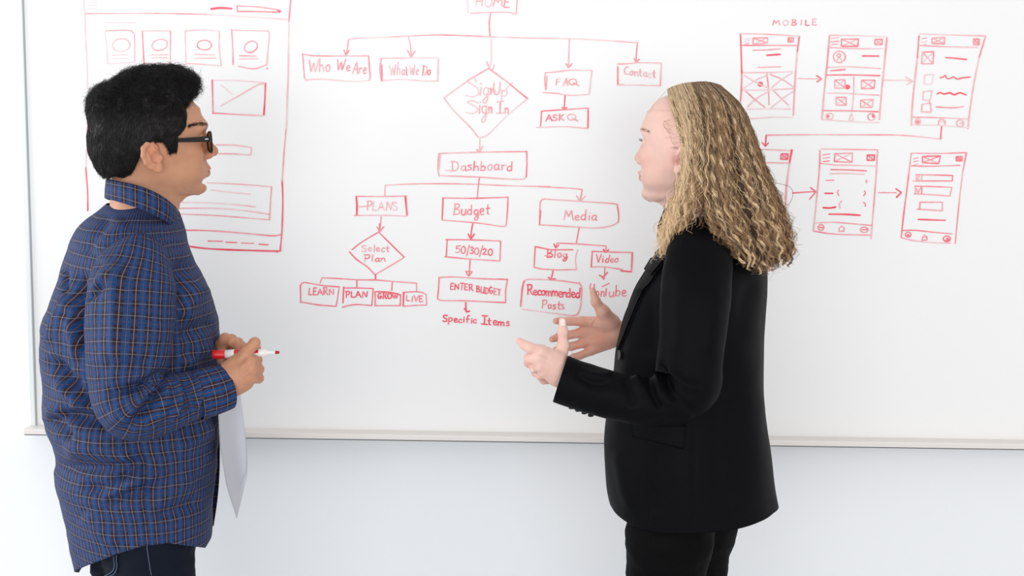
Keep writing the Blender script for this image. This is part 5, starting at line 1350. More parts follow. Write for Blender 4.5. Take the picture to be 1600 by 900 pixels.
Vb, Fb = lathe([((34 + t) * ppx, 7.02 * ppx) for t in (0, .1, 10, 10.1)], pa, pb, 28)
mk('red_band', Vb, Fb, m_red, bar)
# red printed emblem on the barrel: a small letter in a rounded block
up = np.cross(pdir, [0, 1, 0]); up /= np.linalg.norm(up); up = up if up[2] > 0 else -up
def on_pen(x, ang, r): 
    o = -np.array([0, 1, 0]) ; o = o - pdir * (o @ pdir); o /= np.linalg.norm(o)
    return pa + pdir * x * ppx + (o * math.cos(ang) + up * math.sin(ang)) * r * ppx
gv = [on_pen(x, g_, 6.72) for g_ in np.linspace(.15, .95, 7) for x in np.linspace(65, 72, 7)]
mk('printed_mark', np.array(gv), grid_faces(7, 7).tolist(), m_red, bar)
Vt, Ft = lathe([((97 + t) * ppx, r * ppx) for t, r in ((0, .4), (.1, 2.4), (3.0, 2.5), (6.2, 1.9), (6.4, .3))], pa, pb, 20)
mk('tip', Vt, Ft, m_tip, marker)

m_paper = mat('white_paper', (.60, .61, .66), .7, spec=.2); nzp = bump(m_paper, 40, .1, .002)
cr_ = [((349, 604), -.52), ((374, 600), -.47), ((386, 738), -.42), ((370, 810), -.53), ((343, 690), -.58)]
nu, nv_ = 16, 40
tops = catmull([P(346, 590, -.545), P(358, 589, -.52), P(375, 588, -.49)], nu)
Vp = []
for j in range(nv_):
    t = j / (nv_ - 1)
    for i in range(nu):
        s = i / (nu - 1)
        lx = np.interp(t, [0, .25, .5, .75, 1], [345, 341.5, 344, 354, 370]); ly = np.interp(t, [0, .25, .5, .75, 1], [590, 648, 700, 760, 810.5])
        rx = np.interp(t, [0, .25, .5, .75, 1], [373, 377, 382, 386, 386.5]); ry = np.interp(t, [0, .25, .5, .75, 1], [590, 628, 666, 706, 742])
        bow = math.sin(s * math.pi) * (.5 + t)
        Vp.append(P(lx + (rx - lx) * s, ly + (ry - ly) * s, -.56 + .10 * s + .028 * bow * (1 if t < .9 else .8)))
Vp = np.array(Vp); F = grid_faces(nu, nv_)
N = normals_of(Vp, F); Vq = Vp + N * .0004; k = len(Vp)
rim = list(range(nu)) + [nu * j + nu - 1 for j in range(1, nv_)] + [k - 1 - i for i in range(1, nu)] + [nu * j for j in range(nv_ - 2, 0, -1)]
Fp = F.tolist() + (F[:, ::-1] + k).tolist() + [[rim[i], rim[(i + 1) % len(rim)], rim[(i + 1) % len(rim)] + k, rim[i] + k] for i in range(len(rim))]
paper = mk('paper_sheet', np.vstack([Vp, Vq]), Fp, m_paper, None, base=Vp.mean(0))
tag(paper, 'white sheet of paper hanging below the hands of the person in the checked shirt', 'paper')
# ================================================================== person in the black blazer
WY = -0.52
wom_base = np.array([P(1070, 880, WY)[0], WY, 0.0])
m_skin2 = skin_material('fair_skin', .46, .14)
WYAW, WP, WS = R(180 - 31), R(.5), .93
near2 = np.array([0, .071, 0])
_, _, A2 = frame_of(WYAW, WP, WS, np.zeros(3))
T2 = P(1058, 251, WY - .066) - A2 @ near2
h2w2, w2h2, _ = frame_of(WYAW, WP, WS, T2)
Vh, Fh = head_mesh(dict(face=-.0045, lip=.0025, brow=.001, muz=-.007, groove=0, jaw=-.003, neck=.047, ear=.95, skull_w=.074, nose=-.005, lower=.96))
c = np.tile(np.array([.78, .50, .42]), (len(Vh), 1))
c = mixc(c, (.62, .22, .21), .8 * lipm(Vh, -.0386, .0098)); c = mixc(c, (.25, .06, .05), .8 * lipm(Vh, -.0386, .0014))  # lip colour, then the mouth slit's shade as a thin dark tone
c = mixc(c, (.80, .42, .34), .6 * np.exp(-((np.abs(Vh[:, 1]) - .052) / .02) ** 2 - ((Vh[:, 0] - .078) / .025) ** 2 - ((Vh[:, 2] + .005) / .025) ** 2))
c = mixc(c, (.78, .40, .33), .5 * gauss3(Vh * [1, 0, 1], (.125, 0, -.004), (.013, 1, .012)))
c = mixc(c, (.62, .26, .20), .8 * gauss3(np.abs(Vh), (.004, .074, .0), (.010, .012, .012)))
c = mixc(c, (.30, .08, .06), .9 * gauss3(np.abs(Vh), (.000, .072, .0), (.006, .008, .007)))  # dark tone stands in for the shade inside the ear canal
c *= (1 + .03 * fbm(Vh, 60, 3))[:, None]
parts = [(h2w2(Vh), Fh, c)]

# -- near hand: thumb up, first finger out, the others folded; palm turned from the camera
ny = -.735
lo = np.minimum(P(790, 640, ny - .06), P(790, 470, ny - .06)); hi = np.maximum(P(925, 470, ny + .09), P(925, 640, ny + .09))
F1 = hand_field(lo, hi)
tone2 = (.80, .52, .44)
F1.cone(P(905, 598, ny + .012), P(874, 582, ny + .006), .023, .0235)
mcp = px3([(846, 549, ny - .010), (843, 560, ny - .018), (845, 571, ny - .014), (850, 581, ny - .004)])
wr = px3([(870, 562, ny + .004), (868, 572, ny - .004), (868, 581, ny - .002), (869, 589, ny + .006)])
for a, b, r in zip(wr, mcp, (.0115, .0112, .0105, .0098)): F1.cone(a, b, .0165, r, .008)
F1.ell(P(860, 572, ny + .008), (.020, .016, .019), .010)
F1.chain(px3([(846, 549, ny - .010), (829, 544, ny - .014), (819, 539, ny - .010), (811.5, 533, ny - .006)]), [.0112, .0092, .0078, .0062], .005)
F1.chain(px3([(843, 560, ny - .018), (827, 560, ny - .004), (826, 567, ny + .018), (836, 571, ny + .026)]), [.0110, .0092, .0082, .0072], .004)
F1.chain(px3([(845, 571, ny - .014), (835, 574, ny + .002), (837, 582, ny + .022), (846, 584, ny + .028)]), [.0106, .0086, .0078, .0070], .004)
F1.chain(px3([(850, 581, ny - .004), (843, 586, ny + .006), (849, 594, ny + .022), (857, 595, ny + .026)]), [.0098, .0078, .007, .0064], .004)
F1.chain(px3([(872, 568, ny + .014), (880, 540, ny + .020), (879.5, 518, ny + .018), (879, 501.5, ny + .012)]), [.0165, .0100, .0080, .0066], .007)
F1.ell(P(879.5, 519, ny + .017), (.0085, .008, .008), .004)
nail_near = P(879.5, 502, ny + .006)
for a, b in zip(wr, mcp): F1.cone(a * .4 + b * .6 + np.array([0, -.0105, .002]), b + np.array([0, -.0100, .002]), .0020, .003, .006)
def pink_tips(V, c, tips, r, col=(.84, .40, .33), k=.6):
    for t in tips: c = mixc(c, col, k * np.exp(-(((V - t) / r) ** 2).sum(1)))
    return c
V, F, c = skin_piece(F1, base=tone2)
c = pink_tips(V, c, px3([(811, 533, ny), (826, 565, ny), (836, 580, ny), (850, 594, ny)]), .016)
parts.append((V, F, c))

# -- far hand: open palm facing the camera, fingers spread to the left
gy = -.33
lo = np.minimum(P(845, 600, gy - .06), P(845, 430, gy - .06)); hi = np.maximum(P(1000, 430, gy + .06), P(1000, 600, gy + .06))
F2 = hand_field(lo, hi)
F2.cone(P(995, 528, gy + .012), P(962, 519, gy + .004), .024, .026)
mc = px3([(910, 502, gy - .002), (907, 520, gy + .004), (912, 536, gy + .004), (924, 548, gy + .000)])
ww = px3([(953, 507, gy), (952, 517, gy + .004), (952, 526, gy + .004), (953, 533, gy)])
for a, b, r in zip(ww, mc, (.0108, .0108, .0104, .0098)): F2.cone(a, b, .0165, r, .007)
F2.ell(P(930, 519, gy + .004), (.030, .012, .026), .010)
F2.ell(P(945, 507, gy - .010), (.026, .013, .017), .010); F2.ell(P(946, 532, gy - .009), (.030, .012, .013), .010)
F2.ell(P(924, 520, gy - .016), (.016, .007, .012), .010, 's')
F2.chain(px3([(910, 502, gy - .002), (889, 502, gy - .004), (876, 501.5, gy - .008), (868.5, 501.5, gy - .014)]), [.0102, .0088, .0080, .0066], .0035)
F2.chain(px3([(907, 520, gy + .004), (886, 524, gy + .004), (872, 527, gy + .000), (863, 530, gy - .006)]), [.0102, .0090, .0083, .0068], .0035)
F2.chain(px3([(912, 536, gy + .004), (892, 541.5, gy + .004), (879, 543, gy), (868, 547, gy - .006)]), [.0098, .0086, .0080, .0064], .0035)
F2.chain(px3([(924, 548, gy), (906, 556, gy - .004), (896, 558, gy - .008), (886, 563, gy - .014)]), [.0092, .0078, .0070, .0058], .0035)
F2.chain(px3([(955, 503, gy - .006), (942, 487, gy - .018), (931, 472, gy - .022), (926, 454, gy - .022)]), [.018, .0128, .0088, .0066], .009)
for q in (([(936, 496), (929, 503), (924, 513)], .0016), ([(915, 527), (924, 525), (932, 521)], .0010), ([(917, 512), (924, 508), (932, 506)], .0010)):
    ctr = catmull([P(a, b, gy - .017) for a, b in q[0]], 10); F2.chain(ctr, [q[1] * .8] * 10, .004, 's')
V, F, c = skin_piece(F2, base=(.76, .42, .32))
c = pink_tips(V, c, px3([(868, 502, gy), (863, 530, gy), (868, 547, gy), (927, 452, gy), (905, 512, gy - .01), (912, 540, gy - .01), (940, 534, gy - .015)]), .018, (.78, .30, .20), .6)
parts.append((V, F, c))
AW = R(180 - 28)
fwd2 = np.array([math.cos(AW), math.sin(AW), 0]); lat2 = np.array([-math.sin(AW), math.cos(AW), 0])
hip2 = np.array([P(1068, 800, WY)[0], WY, .88])
legs2 = leg_pts(hip2, fwd2, lat2, .070, foot=.14)
parts.append(hidden_body(P(1100, 410, WY - .13), P(1056, 630, -.745), P(880, 596, -.728), P(1115, 410, WY + .13), P(1075, 590, -.30), P(985, 526, gy + .01),
    P(1095, 345, WY), P(1090, 450, WY), hip2 + [0, 0, .06], legs2, (.78, .5, .42)))
V = np.concatenate([p[0] for p in parts]); n = 0; Fa = []
for p in parts: Fa.append(np.asarray(p[1]) + n); n += len(p[0])
woman = mk('person', V, np.concatenate(Fa), m_skin2, None, col=np.concatenate([p[2] for p in parts]), base=wom_base)
tag(woman, 'person with long curly blond hair in a black blazer, gesturing with both hands', 'person')

# -- eyes, brow, lashes, nails, ring
m_iris2 = mat('grey_blue_iris', (.22, .28, .30), .15); m_brow2 = mat('light_brown_brow', (.34, .21, .13), .7)
u, v = np.meshgrid(np.linspace(0, math.pi, 13), np.linspace(0, 2 * math.pi, 21)[:-1], indexing='ij')
hb2 = bvh_of(Vh, Fh)
m_lash = mat('dark_lashes', (.03, .022, .02), .6)
for s in (1, -1):
    ce = np.array([.0835 + .0007, s * .032, .0325])
    Vs = np.stack([np.cos(u), np.sin(u) * np.cos(v), np.sin(u) * np.sin(v)], -1).reshape(-1, 3) * .0122 + ce
    eye = mk('eye', h2w2(Vs), grid_faces(20, 13, True), m_eye, woman)
    Vi = np.stack([np.cos(u * .17), np.sin(u * .17) * np.cos(v), np.sin(u * .17) * np.sin(v)], -1).reshape(-1, 3) * .01255 + ce
    mk('iris', h2w2(Vi), grid_faces(20, 13, True), m_iris2, eye)
    C = []
    for t in np.linspace(-1, 1, 18):
        y = ce[1] + .010 * t; x = ce[0] + math.sqrt(max(.0132 ** 2 - (.010 * t) ** 2, 0)) ; z = ce[2] + .0042 - .003 * t * t
        C.append([[x - .001, y, z], [x + .003, y + .0015 * t, z + .0002], [x + .0065, y + .003 * t, z + .003]])
    V, F = tubes(np.array(C), np.array([.00022, .00018, .0001]), 3)
    mk('eyelashes', h2w2(V), F, m_lash, woman)
brow_strands(hb2, h2w2, m_brow2, woman, .107, .070, .056, .055, 200, .006, .00016)
m_nail = mat('pale_nail', (.86, .68, .66), .18)
def nail(p, ax, out, w, l):
    ax = np.asarray(ax, float) / np.linalg.norm(ax); out = np.asarray(out, float); out = out - ax * (out @ ax); out /= np.linalg.norm(out); sd = np.cross(ax, out)
    V = []
    for t in np.linspace(-1, 1, 9):
        for s in np.linspace(-1, 1, 9):
            ww_ = math.sqrt(max(0, 1 - max(0, t) ** 2.2 * .85)); V.append(p + ax * l * t + sd * w * s * ww_ + out * (.0016 * (1 - s * s * ww_) - .0006 * t * t))
    V = np.array(V); V2 = V - out * .0012; F = grid_faces(9, 9).tolist(); k = 81
    rim = list(range(9)) + [9 * j + 8 for j in range(1, 9)] + [79 - i for i in range(8)] + [9 * j for j in range(7, 0, -1)]
    F += [[i + k for i in f[::-1]] for f in grid_faces(9, 9).tolist()] + [[rim[i], rim[(i + 1) % 32], rim[(i + 1) % 32] + k, rim[i] + k] for i in range(32)]
    mk('fingernail', np.vstack([V, V2]), F, m_nail, woman)
nail(P(879.3, 503.5, ny + .0065), P(879, 490, ny) - P(879.5, 515, ny), (-.05, -1, 0), .0048, .0062)
m_silver = mat('silver_ring', (.75, .74, .72), .2, 1.0)
ra, rb = P(841.5, 573, ny - .007), P(834.8, 576, ny + .006); rm = ra * .40 + rb * .60
ax = (rb - ra) / np.linalg.norm(rb - ra); p1 = np.cross(ax, [0, 0, 1]); p1 /= np.linalg.norm(p1); p2 = np.cross(ax, p1)
g = np.linspace(0, 2 * math.pi, 33)
Vr, Fr = tubes((rm + np.outer(np.cos(g), p1) * .0098 + np.outer(np.sin(g), p2) * .0098)[None], np.full((1, 33), .0015), 8, False)
mk('ring', Vr, Fr, m_silver, woman)

# -- blazer
m_blz = mat('black_wool_blazer', (.0030, .0032, .0040), .55, spec=.055)
bump(m_blz, 900, .25, .0006, 2)
rows = [(338, 1072, 1122), (352, 1063, 1142), (366, 1053, 1165), (384, 1040, 1184), (400, 1027, 1192), (420, 1013, 1198), (450, 995, 1199), (475, 983, 1198), (500, 973, 1197), (540, 962, 1196), (580, 957, 1195),
        (620, 951, 1196), (660, 947, 1199), (700, 944, 1203), (740, 945, 1209), (770, 949, 1214), (800, 957, 1219), (835, 968, 1224)]
bt = [(338, .055), (352, .085), (366, .112), (384, .142), (400, .158), (430, .165), (520, .168), (620, .162), (720, .168), (835, .172)]
T, fw2, lt2 = torso_fit(rows, WY, bt, AW)
hem2 = hemfun([(-143, 783), (-160, 787), (180, 797), (160, 810), (135, 824), (110, 831), (85, 831), (65, 822), (48, 807), (35, 794), (20, 788), (0, 786), (-40, 796), (-90, 800), (-120, 792)], WY, .165, 1082, AW, .125)
ztop = P(1095, 339, WY)[2]
V, F, PH, tt = torso_mesh(T, fw2, lt2, WY, ztop, hem2, 220, 220)
lines = [([(1198, 430), (1196, 560), (1199, 700)], -.003, 8), ([(1150, 440), (1165, 560), (1180, 700), (1190, 790)], .006, 22), ([(1145, 600), (1135, 700), (1150, 810)], -.005, 16),
         ([(1000, 470), (985, 540), (975, 600)], .004, 12), ([(960, 700), (975, 760), (990, 800)], .005, 10), ([(1040, 690), (1030, 760), (1020, 815)], -.003, 14), ([(1085, 660), (1084, 740), (1084, 832)], -.0028, 2.6), ([(1024, 700), (1016, 760), (1012, 822)], -.0025, 2.4),
         ([(1005, 430), (1020, 480), (1018, 560)], -.008, 14), ([(1180, 430), (1160, 480), (1150, 540)], -.005, 14)]
V, N = folds(V, F, lines)
V = V + N * (fbm(V, 9, 2, 9.0) * .003)[:, None]
nlast = V[-220:]; cen = np.array([nlast[:, 0].mean(), WY, 0])
inn = nlast + (cen * [1, 1, 0] + nlast * [0, 0, 1] - nlast) * .03; in2 = inn + (cen * [1, 1, 0] + inn * [0, 0, 1] - inn) * .10 + [0, 0, .03]
Vb = np.vstack([V, inn, in2]); Fb = grid_faces(220, 222, True)
uvb = np.zeros((len(Vb), 2))
blazer = mk('blazer', Vb, Fb[:, ::-1], m_blz, woman)
blazer['label'] = 'black single-breasted blazer with notched lapels'
bb = bvh_of(Vb, Fb)
path = px3([(1100, 352, WY - .055), (1096, 374, WY - .105), (1093, 400, WY - .148), (1089, 445, WY - .175), (1084, 505, WY - .190), (1078, 560, WY - .200), (1070, 605, WY - .212), (1035, 626, WY - .222), (985, 624, WY - .225), (930, 610, WY - .218), (876, 592, WY - .210)])
r1 = [.018, .048, .062, .0635, .0625, .060, .060, .048, .043, .044, .0445]
r2 = [.02, .030, .040, .048, .052, .052, .052, .046, .042, .040, .040]
V, ph, L, fr_ = sleeve(path, r1, r2, 90, 200)
lines = [([(1030, 560), (1045, 600), (1075, 640), (1092, 648)], -.013, 6), ([(1022, 580), (1030, 610), (1055, 640)], .008, 7), ([(1015, 583), (1020, 612), (1035, 645)], -.009, 6), ([(990, 585), (1000, 605), (1010, 615)], .007, 7), ([(900, 565), (905, 585), (930, 600), (960, 595)], -.006, 7), ([(895, 570), (920, 585), (960, 588)], .004, 7),
         ([(1040, 575), (1070, 600), (1100, 605)], .006, 8), ([(975, 590), (985, 610), (990, 640)], -.005, 8), ([(1048, 600), (1065, 630), (1085, 655)], .009, 6), ([(1050, 420), (1042, 480), (1040, 550)], -.003, 10), ([(1120, 440), (1115, 500), (1108, 560)], .004, 12)]
slw, Vsl2, Fsl2 = sleeve_obj('sleeve', V, 90, L, ph, fr_[0], m_blz, blazer, .4, lines, .003, nseed=5.0)
sb2 = bvh_of(Vsl2, Fsl2)
path = px3([(1115, 360, WY + .06), (1115, 400, WY + .14), (1108, 450, WY + .165), (1095, 530, WY + .19), (1078, 590, WY + .20), (1040, 575, -.31), (1005, 545, -.32), (985, 527, -.325)])
V, ph, L, fr_ = sleeve(path, [.02, .05, .058, .056, .05, .044, .040, .034], [.02, .04, .046, .046, .046, .042, .04, .034], 40, 70)
sleeve_obj('sleeve', V, 40, L, ph, fr_[0], m_blz, blazer, .4)
# lapel, collar, pocket flap, buttons laid on the cloth
lap = patch(lambda u, v: catmull([(1032, 396), (1010, 428), (990, 466), (967, 546)], 30)[int(v * 29)] * (1 - u) + catmull([(1052, 398), (1020, 440), (1003, 464), (969, 547)], 30)[int(v * 29)] * u, 8, 30, bb, .006, .006)
mk('lapel', *lap, m_blz, blazer)
cl_ = patch(lambda u, v: catmull([(1060, 362), (1040, 388), (1026, 402), (1012, 424)], 30)[int(v * 29)] * (1 - u) + catmull([(1085, 358), (1062, 384), (1044, 405), (1022, 432)], 30)[int(v * 29)] * u, 8, 30, bb, .009, .006)
mk('collar', *cl_, m_blz, blazer)
fl = patch(bil((988, 662), (1072, 664), (1068, 702), (990, 682)), 20, 8, bb, .004, .005)
mk('pocket_flap', *fl, m_blz, blazer)
m_btn = mat('black_horn_button', (.008, .008, .009), .35, spec=.3)
def button(px, py, r, bvh, off=.002):
    q = drape([(px, py), (px + 3, py), (px, py + 3)], bvh, off); n_ = np.cross(q[1] - q[0], q[2] - q[0]); n_ /= np.linalg.norm(n_)
    if n_ @ (CAM - q[0]) < 0: n_ = -n_
    V, F = lathe([(0, r * .8), (.0008, r), (.0022, r), (.0030, r * .88), (.0026, r * .7), (.0022, r * .2)], q[0], q[0] + n_, 24)
    return mk('button', V, F, m_btn, blazer)
button(970.5, 555, .0095, bb)
for i in range(4):
    d = drape([(898 + i * 11, 634 + i * 4.2)], sb2, .001)
# sleeve buttons along the lower edge of the cuff
for t in np.linspace(0, 1, 4):
    a_ = P(893 + 30 * t, 634.5 + 12.0 * t, WY - .205)
    Vb2, Fb2 = lathe([(0, .004), (.001, .0055), (.004, .0055), (.005, .004)], a_, a_ + [0.1, .1, -1.0], 14); mk('cuff_button', Vb2, Fb2, m_btn, slw)
# dark top under the blazer
m_top = mat('black_knit_top', (.010, .009, .010), .85, spec=.2); bump(m_top, 500, .4, .001)
cN = P(1088, 338, WY)
V, F = lathe([(-.05, .068), (-.03, .070), (0, .064), (.020, .058), (.030, .054), (.031, .051), (.01, .050)], cN, cN + [.15, 0, 1.0], 40)
mk('knit_top', V, F, m_top, woman)

# -- trousers and shoes
m_trs = mat('black_trousers', (.0022, .0022, .0025), .7, spec=.07); bump(m_trs, 300, .3, .001)
trs, Vt, Ft = trousers(hip2, legs2, .072, .080, .064, .052, m_trs, woman, .88)
trs['label'] = 'slim black trousers'
shoe(woman, legs2, fwd2, m_shoe)

# -- hair: guide locks from the crown over the ear and shoulder, interpolated and crimped
GD = [
 [(1044, 140, -.004), (1049, 158, -.045), (1057, 190, -.070), (1068, 218, -.082), (1070, 250, -.092), (1062, 290, -.098), (1047, 325, -.105), (1034, 360, -.115), (1028, 394, -.120)],
 [(1052, 136, -.006), (1060, 158, -.055), (1069, 190, -.078), (1074, 220, -.092), (1073, 252, -.102), (1068, 292, -.110), (1056, 330, -.118), (1046, 365, -.125), (1036, 402, -.128)],
 [(1066, 132, -.010), (1077, 158, -.065), (1084, 190, -.085), (1087, 222, -.098), (1086, 256, -.108), (1082, 294, -.118), (1073, 328, -.126), (1064, 352, -.132), (1054, 380, -.135)],
 [(1080, 130, -.012), (1092, 158, -.066), (1097, 190, -.086), (1099, 222, -.100), (1098, 256, -.110), (1095, 290, -.120), (1089, 318, -.126), (1083, 333, -.130), (1076, 345, -.132)],
 [(1091, 129, -.014), (1105, 158, -.062), (1110, 192, -.083), (1112, 226, -.098), (1110, 262, -.109), (1110, 298, -.120), (1114, 330, -.130), (1124, 356, -.145), (1138, 384, -.160)],
 [(1101, 129, -.012), (1120, 158, -.055), (1127, 194, -.076), (1131, 230, -.090), (1134, 268, -.102), (1140, 308, -.113), (1149, 346, -.124), (1160, 380, -.132), (1168, 412, -.138)],
 [(1110, 130, -.008), (1135, 160, -.042), (1146, 198, -.060), (1153, 236, -.072), (1162, 276, -.084), (1172, 316, -.094), (1184, 356, -.100), (1192, 390, -.104), (1192, 422, -.104)],
 [(1118, 132, .000), (1147, 163, -.020), (1162, 202, -.032), (1173, 242, -.042), (1186, 284, -.052), (1199, 326, -.058), (1209, 362, -.062), (1214, 392, -.062), (1211, 414, -.060)],
 [(1124, 134, .012), (1156, 166, .010), (1174, 206, .006), (1188, 248, .004), (1204, 290, .004), (1219, 328, .004), (1229, 358, .006), (1234, 382, .008), (1229, 404, .010)]]
GD = np.array(GD, float)
for gi_, add_ in ((3, .008), (4, .014), (5, .022), (6, .028), (7, .022)):
    GD[gi_, 1:7, 2] -= add_ * np.array([.8, 1, 1, .9, .6, .3])
CXH = np.array([1100.0, 0, 0])
far = GD[:-1][::-1].copy(); far[:, :, 2] = np.abs(far[:, :, 2]) * .95 + .012; far[:, :, 0] = far[:, :, 0] + np.where(far[:, :, 0] > 1105, -5, 3)
ALLG = np.concatenate([GD, far]); NG = len(ALLG)
mH = 46
GW = np.array([catmull([P(a, b, WY + d) for a, b, d in g], mH) for g in ALLG])       # (NG, mH, 3)
def guide(uu):
    """interpolated guide at fractional index (array) -> (n, mH, 3)"""
    i = np.clip(np.floor(uu).astype(int), 0, NG - 2); t = (uu - i)[:, None, None]
    a, b, c_, d = GW[np.clip(i - 1, 0, NG - 1)], GW[i], GW[i + 1], GW[np.clip(i + 2, 0, NG - 1)]
    return .5 * ((2 * b) + (c_ - a) * t + (2 * a - 5 * b + 4 * c_ - d) * t * t + (3 * b - a - 3 * c_ + d) * t ** 3)
# axis of the hair mass at every step down the guides
axis = GW.mean(0)
m_curl = bpy.data.materials.new('blond_curls'); m_curl.use_nodes = True
b_ = bsdf(m_curl); b_.inputs['Roughness'].default_value = .5; b_.inputs['Specular IOR Level'].default_value = .4
b_.inputs['Anisotropic'].default_value = .4
attr_color(m_curl, 'tone')
# inner mass, split where the locks part over the shoulder
Vs_, Fs_, Cs_ = [], [], []; nacc = 0
def add(V, F, c):
    global nacc
    Vs_.append(V); Fs_.append(np.asarray(F) + nacc if isinstance(F, np.ndarray) else [[i + nacc for i in f] for f in F]); Cs_.append(c); nacc += len(V)
def mass(u0, u1, n, inset, jend):
    uu = np.linspace(u0, u1, n); Gs = guide(uu)[:, :jend]
    ctr = axis[:jend][None]; Gs = Gs + (ctr - Gs) * np.linspace(inset * .5, inset, jend)[None, :, None]
    V = Gs.reshape(-1, 3); F = grid_faces(jend, n)
    base = np.tile(np.array([.085, .053, .030]), (len(V), 1)) * (1 + .25 * fbm(V * [1, 1, .25], 120, 2))[:, None]  # dark inner mass puts the shade between locks into the colour
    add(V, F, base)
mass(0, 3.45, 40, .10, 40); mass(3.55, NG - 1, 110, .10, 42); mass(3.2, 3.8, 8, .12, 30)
mL = 52
def locks(n, m, u0, u1, inset0, inset1, crad, rmin, rmax, amp, lmin=.9, lmax=1.0, wav=(.026, .046), loose=1.0, dark=0.0):
    """n locks of m strands; the strands of a lock share one crimp"""
    uu = rng.uniform(u0, u1, n); Gs = guide(uu)
    ins = rng.uniform(inset0, inset1, n)
    Gs = Gs + (axis[None] - Gs) * (ins[:, None] * np.linspace(.6, 1, mH)[None])[:, :, None]
    s = np.linspace(0, 1, mL); s0 = np.linspace(0, 1, mH); lens = rng.uniform(lmin, lmax, n)
    out = np.empty((n, mL, 3))
    for k_ in range(3):
        for i in range(n): out[i, :, k_] = np.interp(s * lens[i], s0, Gs[i, :, k_])
    over = np.clip(lens - 1, 0, 1)[:, None] * np.clip(s - .9, 0, 1)[None] * 2.5
    out[:, :, 2] -= over
    T_ = np.gradient(out, axis=1); T_ /= np.linalg.norm(T_, axis=2, keepdims=True) + 1e-9
    A_ = np.cross(T_, np.array([0.0, 1.0, 0.0]) + rng.normal(0, .35, (n, 1, 3))); A_ /= np.linalg.norm(A_, axis=2, keepdims=True) + 1e-9; B_ = np.cross(T_, A_)
    L_ = np.linalg.norm(np.diff(out, axis=1), axis=2).sum(1)
    wl = rng.uniform(*wav, n); ph0 = rng.uniform(0, 6.28, n)
    grow = np.clip(s * 3, 0, 1) * (.35 + 1.25 * s ** 1.6)
    am = amp * rng.uniform(.5, 1.35, n)
    drift = rng.normal(0, 1, (n, 1, 3)) * (.006 * loose * np.clip(s - .2, 0, 1) ** 1.4)[None, :, None]
    # strands
    N_ = n * m; rep = lambda a: np.repeat(a, m, 0)
    ang = rng.uniform(0, 6.28, (N_, 1)); rr_ = np.sqrt(rng.random((N_, 1))) * crad
    prof = np.interp(s, [0, .12, .6, 1], [.8, 1, 1, .55])[None]
    arg = 2 * math.pi * rep(L_ / wl)[:, None] * s[None] + rep(ph0)[:, None] + rng.normal(0, .18, (N_, 1)) + rng.normal(0, .3, (N_, 1)) * np.sin(s * 5)[None]
    a1 = (rep(am)[:, None] * rng.uniform(.8, 1.2, (N_, 1))) * grow[None]
    C = rep(out + drift) + rep(A_) * (a1 * np.sin(arg) + rr_ * np.cos(ang) * prof)[:, :, None] + rep(B_) * (a1 * .55 * np.cos(arg) + rr_ * np.sin(ang) * prof)[:, :, None]
    rad = rng.uniform(rmin, rmax, (N_, 1)) * np.interp(s, [0, .08, .5, .85, 1], [.7, .9, 1, .85, .3])[None]
    V, F = tubes(C, rad, 3)
    front = np.clip(1 - (uu - 1.0) / 2.4, 0, 1)
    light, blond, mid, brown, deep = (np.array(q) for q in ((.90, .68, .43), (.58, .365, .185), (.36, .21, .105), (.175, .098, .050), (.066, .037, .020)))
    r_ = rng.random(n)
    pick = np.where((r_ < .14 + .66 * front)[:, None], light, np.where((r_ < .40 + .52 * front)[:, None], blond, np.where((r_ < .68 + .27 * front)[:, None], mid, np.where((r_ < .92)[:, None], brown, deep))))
    if dark: pick = pick * (1 - dark) + deep * dark  # under-locks darkened, painting the shade beneath the top locks
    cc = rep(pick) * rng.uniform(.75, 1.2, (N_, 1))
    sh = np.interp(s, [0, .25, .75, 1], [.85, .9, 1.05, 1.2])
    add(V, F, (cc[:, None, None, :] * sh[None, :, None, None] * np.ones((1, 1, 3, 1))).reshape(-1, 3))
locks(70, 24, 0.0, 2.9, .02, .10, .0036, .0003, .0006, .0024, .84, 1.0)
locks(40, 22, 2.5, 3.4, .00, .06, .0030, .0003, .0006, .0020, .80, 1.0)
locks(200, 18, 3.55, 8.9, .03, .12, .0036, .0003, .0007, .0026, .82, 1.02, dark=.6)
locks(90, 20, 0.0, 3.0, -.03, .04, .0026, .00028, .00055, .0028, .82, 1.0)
locks(170, 22, 3.5, 8.9, -.035, .05, .0026, .0003, .0006, .0032, .80, 1.04)
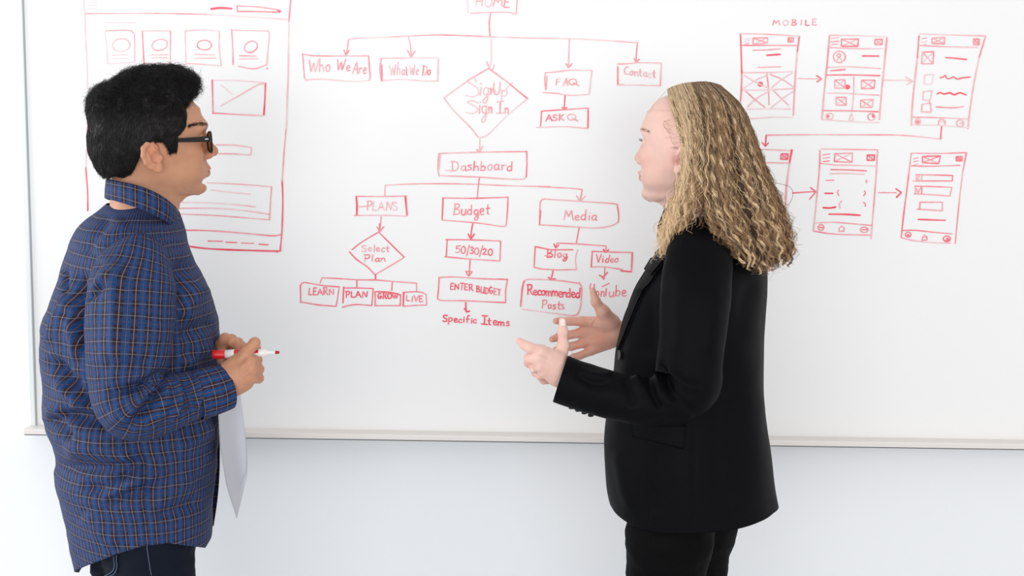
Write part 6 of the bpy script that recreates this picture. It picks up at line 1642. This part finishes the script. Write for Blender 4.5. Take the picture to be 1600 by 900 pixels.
locks(90, 12, 8.9, NG - 1, -.01, .06, .0034, .0004, .0009, .0030, .86, 1.0)
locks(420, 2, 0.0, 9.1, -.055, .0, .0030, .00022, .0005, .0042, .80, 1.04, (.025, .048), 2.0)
# short wisps at the temple, and one long stray hair at the back
C = []
for i in range(26):
    t = rng.random(); x, z = .038 - .032 * t + rng.normal(0, .004), .085 - .062 * t + rng.normal(0, .005)
    p, nr_ = on_head(hb2, x, z, 1, .0004)
    if p is None: continue
    d = np.array([-.75, .1, -.5 + .5 * rng.random()]) + rng.normal(0, .25, 3); d -= nr_ * (d @ nr_) * .85; d /= np.linalg.norm(d)
    side = np.cross(d, nr_); l_ = rng.uniform(.012, .028)
    C.append([p + d * l_ * q + nr_ * .002 * math.sin(q * 3) + side * .0012 * math.sin(q * 5 + i) for q in np.linspace(0, 1, 9)])
V, F = tubes(h2w2(np.array(C).reshape(-1, 3)).reshape(-1, 9, 3), np.linspace(.00028, .0001, 9), 3); add(V, F, np.tile([.50, .37, .27], (len(V), 1)))
st = catmull([P(a, b, WY - .02) for a, b in ((1205, 285), (1222, 288), (1235, 293), (1239, 302), (1236, 314), (1230, 321))], 30)
V, F = tubes(st[None], np.full((1, 30), .0005), 3); add(V, F, np.tile([.20, .13, .08], (len(V), 1)))
for fly in ([(1232, 372), (1240, 378), (1246, 383), (1254, 381)], [(1225, 340), (1236, 352), (1240, 366)], [(1226, 395), (1234, 402), (1236, 408)], [(1040, 143), (1032, 152), (1022, 163), (1015, 176)], [(1078, 341), (1090, 340), (1100, 342), (1107, 352)]):
    st = catmull([P(a, b, WY - (.132 if a in (1078,) else .03)) for a, b in fly], 24)
    V, F = tubes(st[None], np.linspace(.0012, .0004, 24)[None] if fly[0][0] != 1040 else np.full((1, 24), .0004), 4); add(V, F, np.tile([.50, .34, .17], (len(V), 1)))
hair2 = mk('hair', np.concatenate(Vs_), np.concatenate(Fs_), m_curl, woman, col=np.concatenate(Cs_))
hair2['label'] = 'long crimped blond hair with brown lowlights'
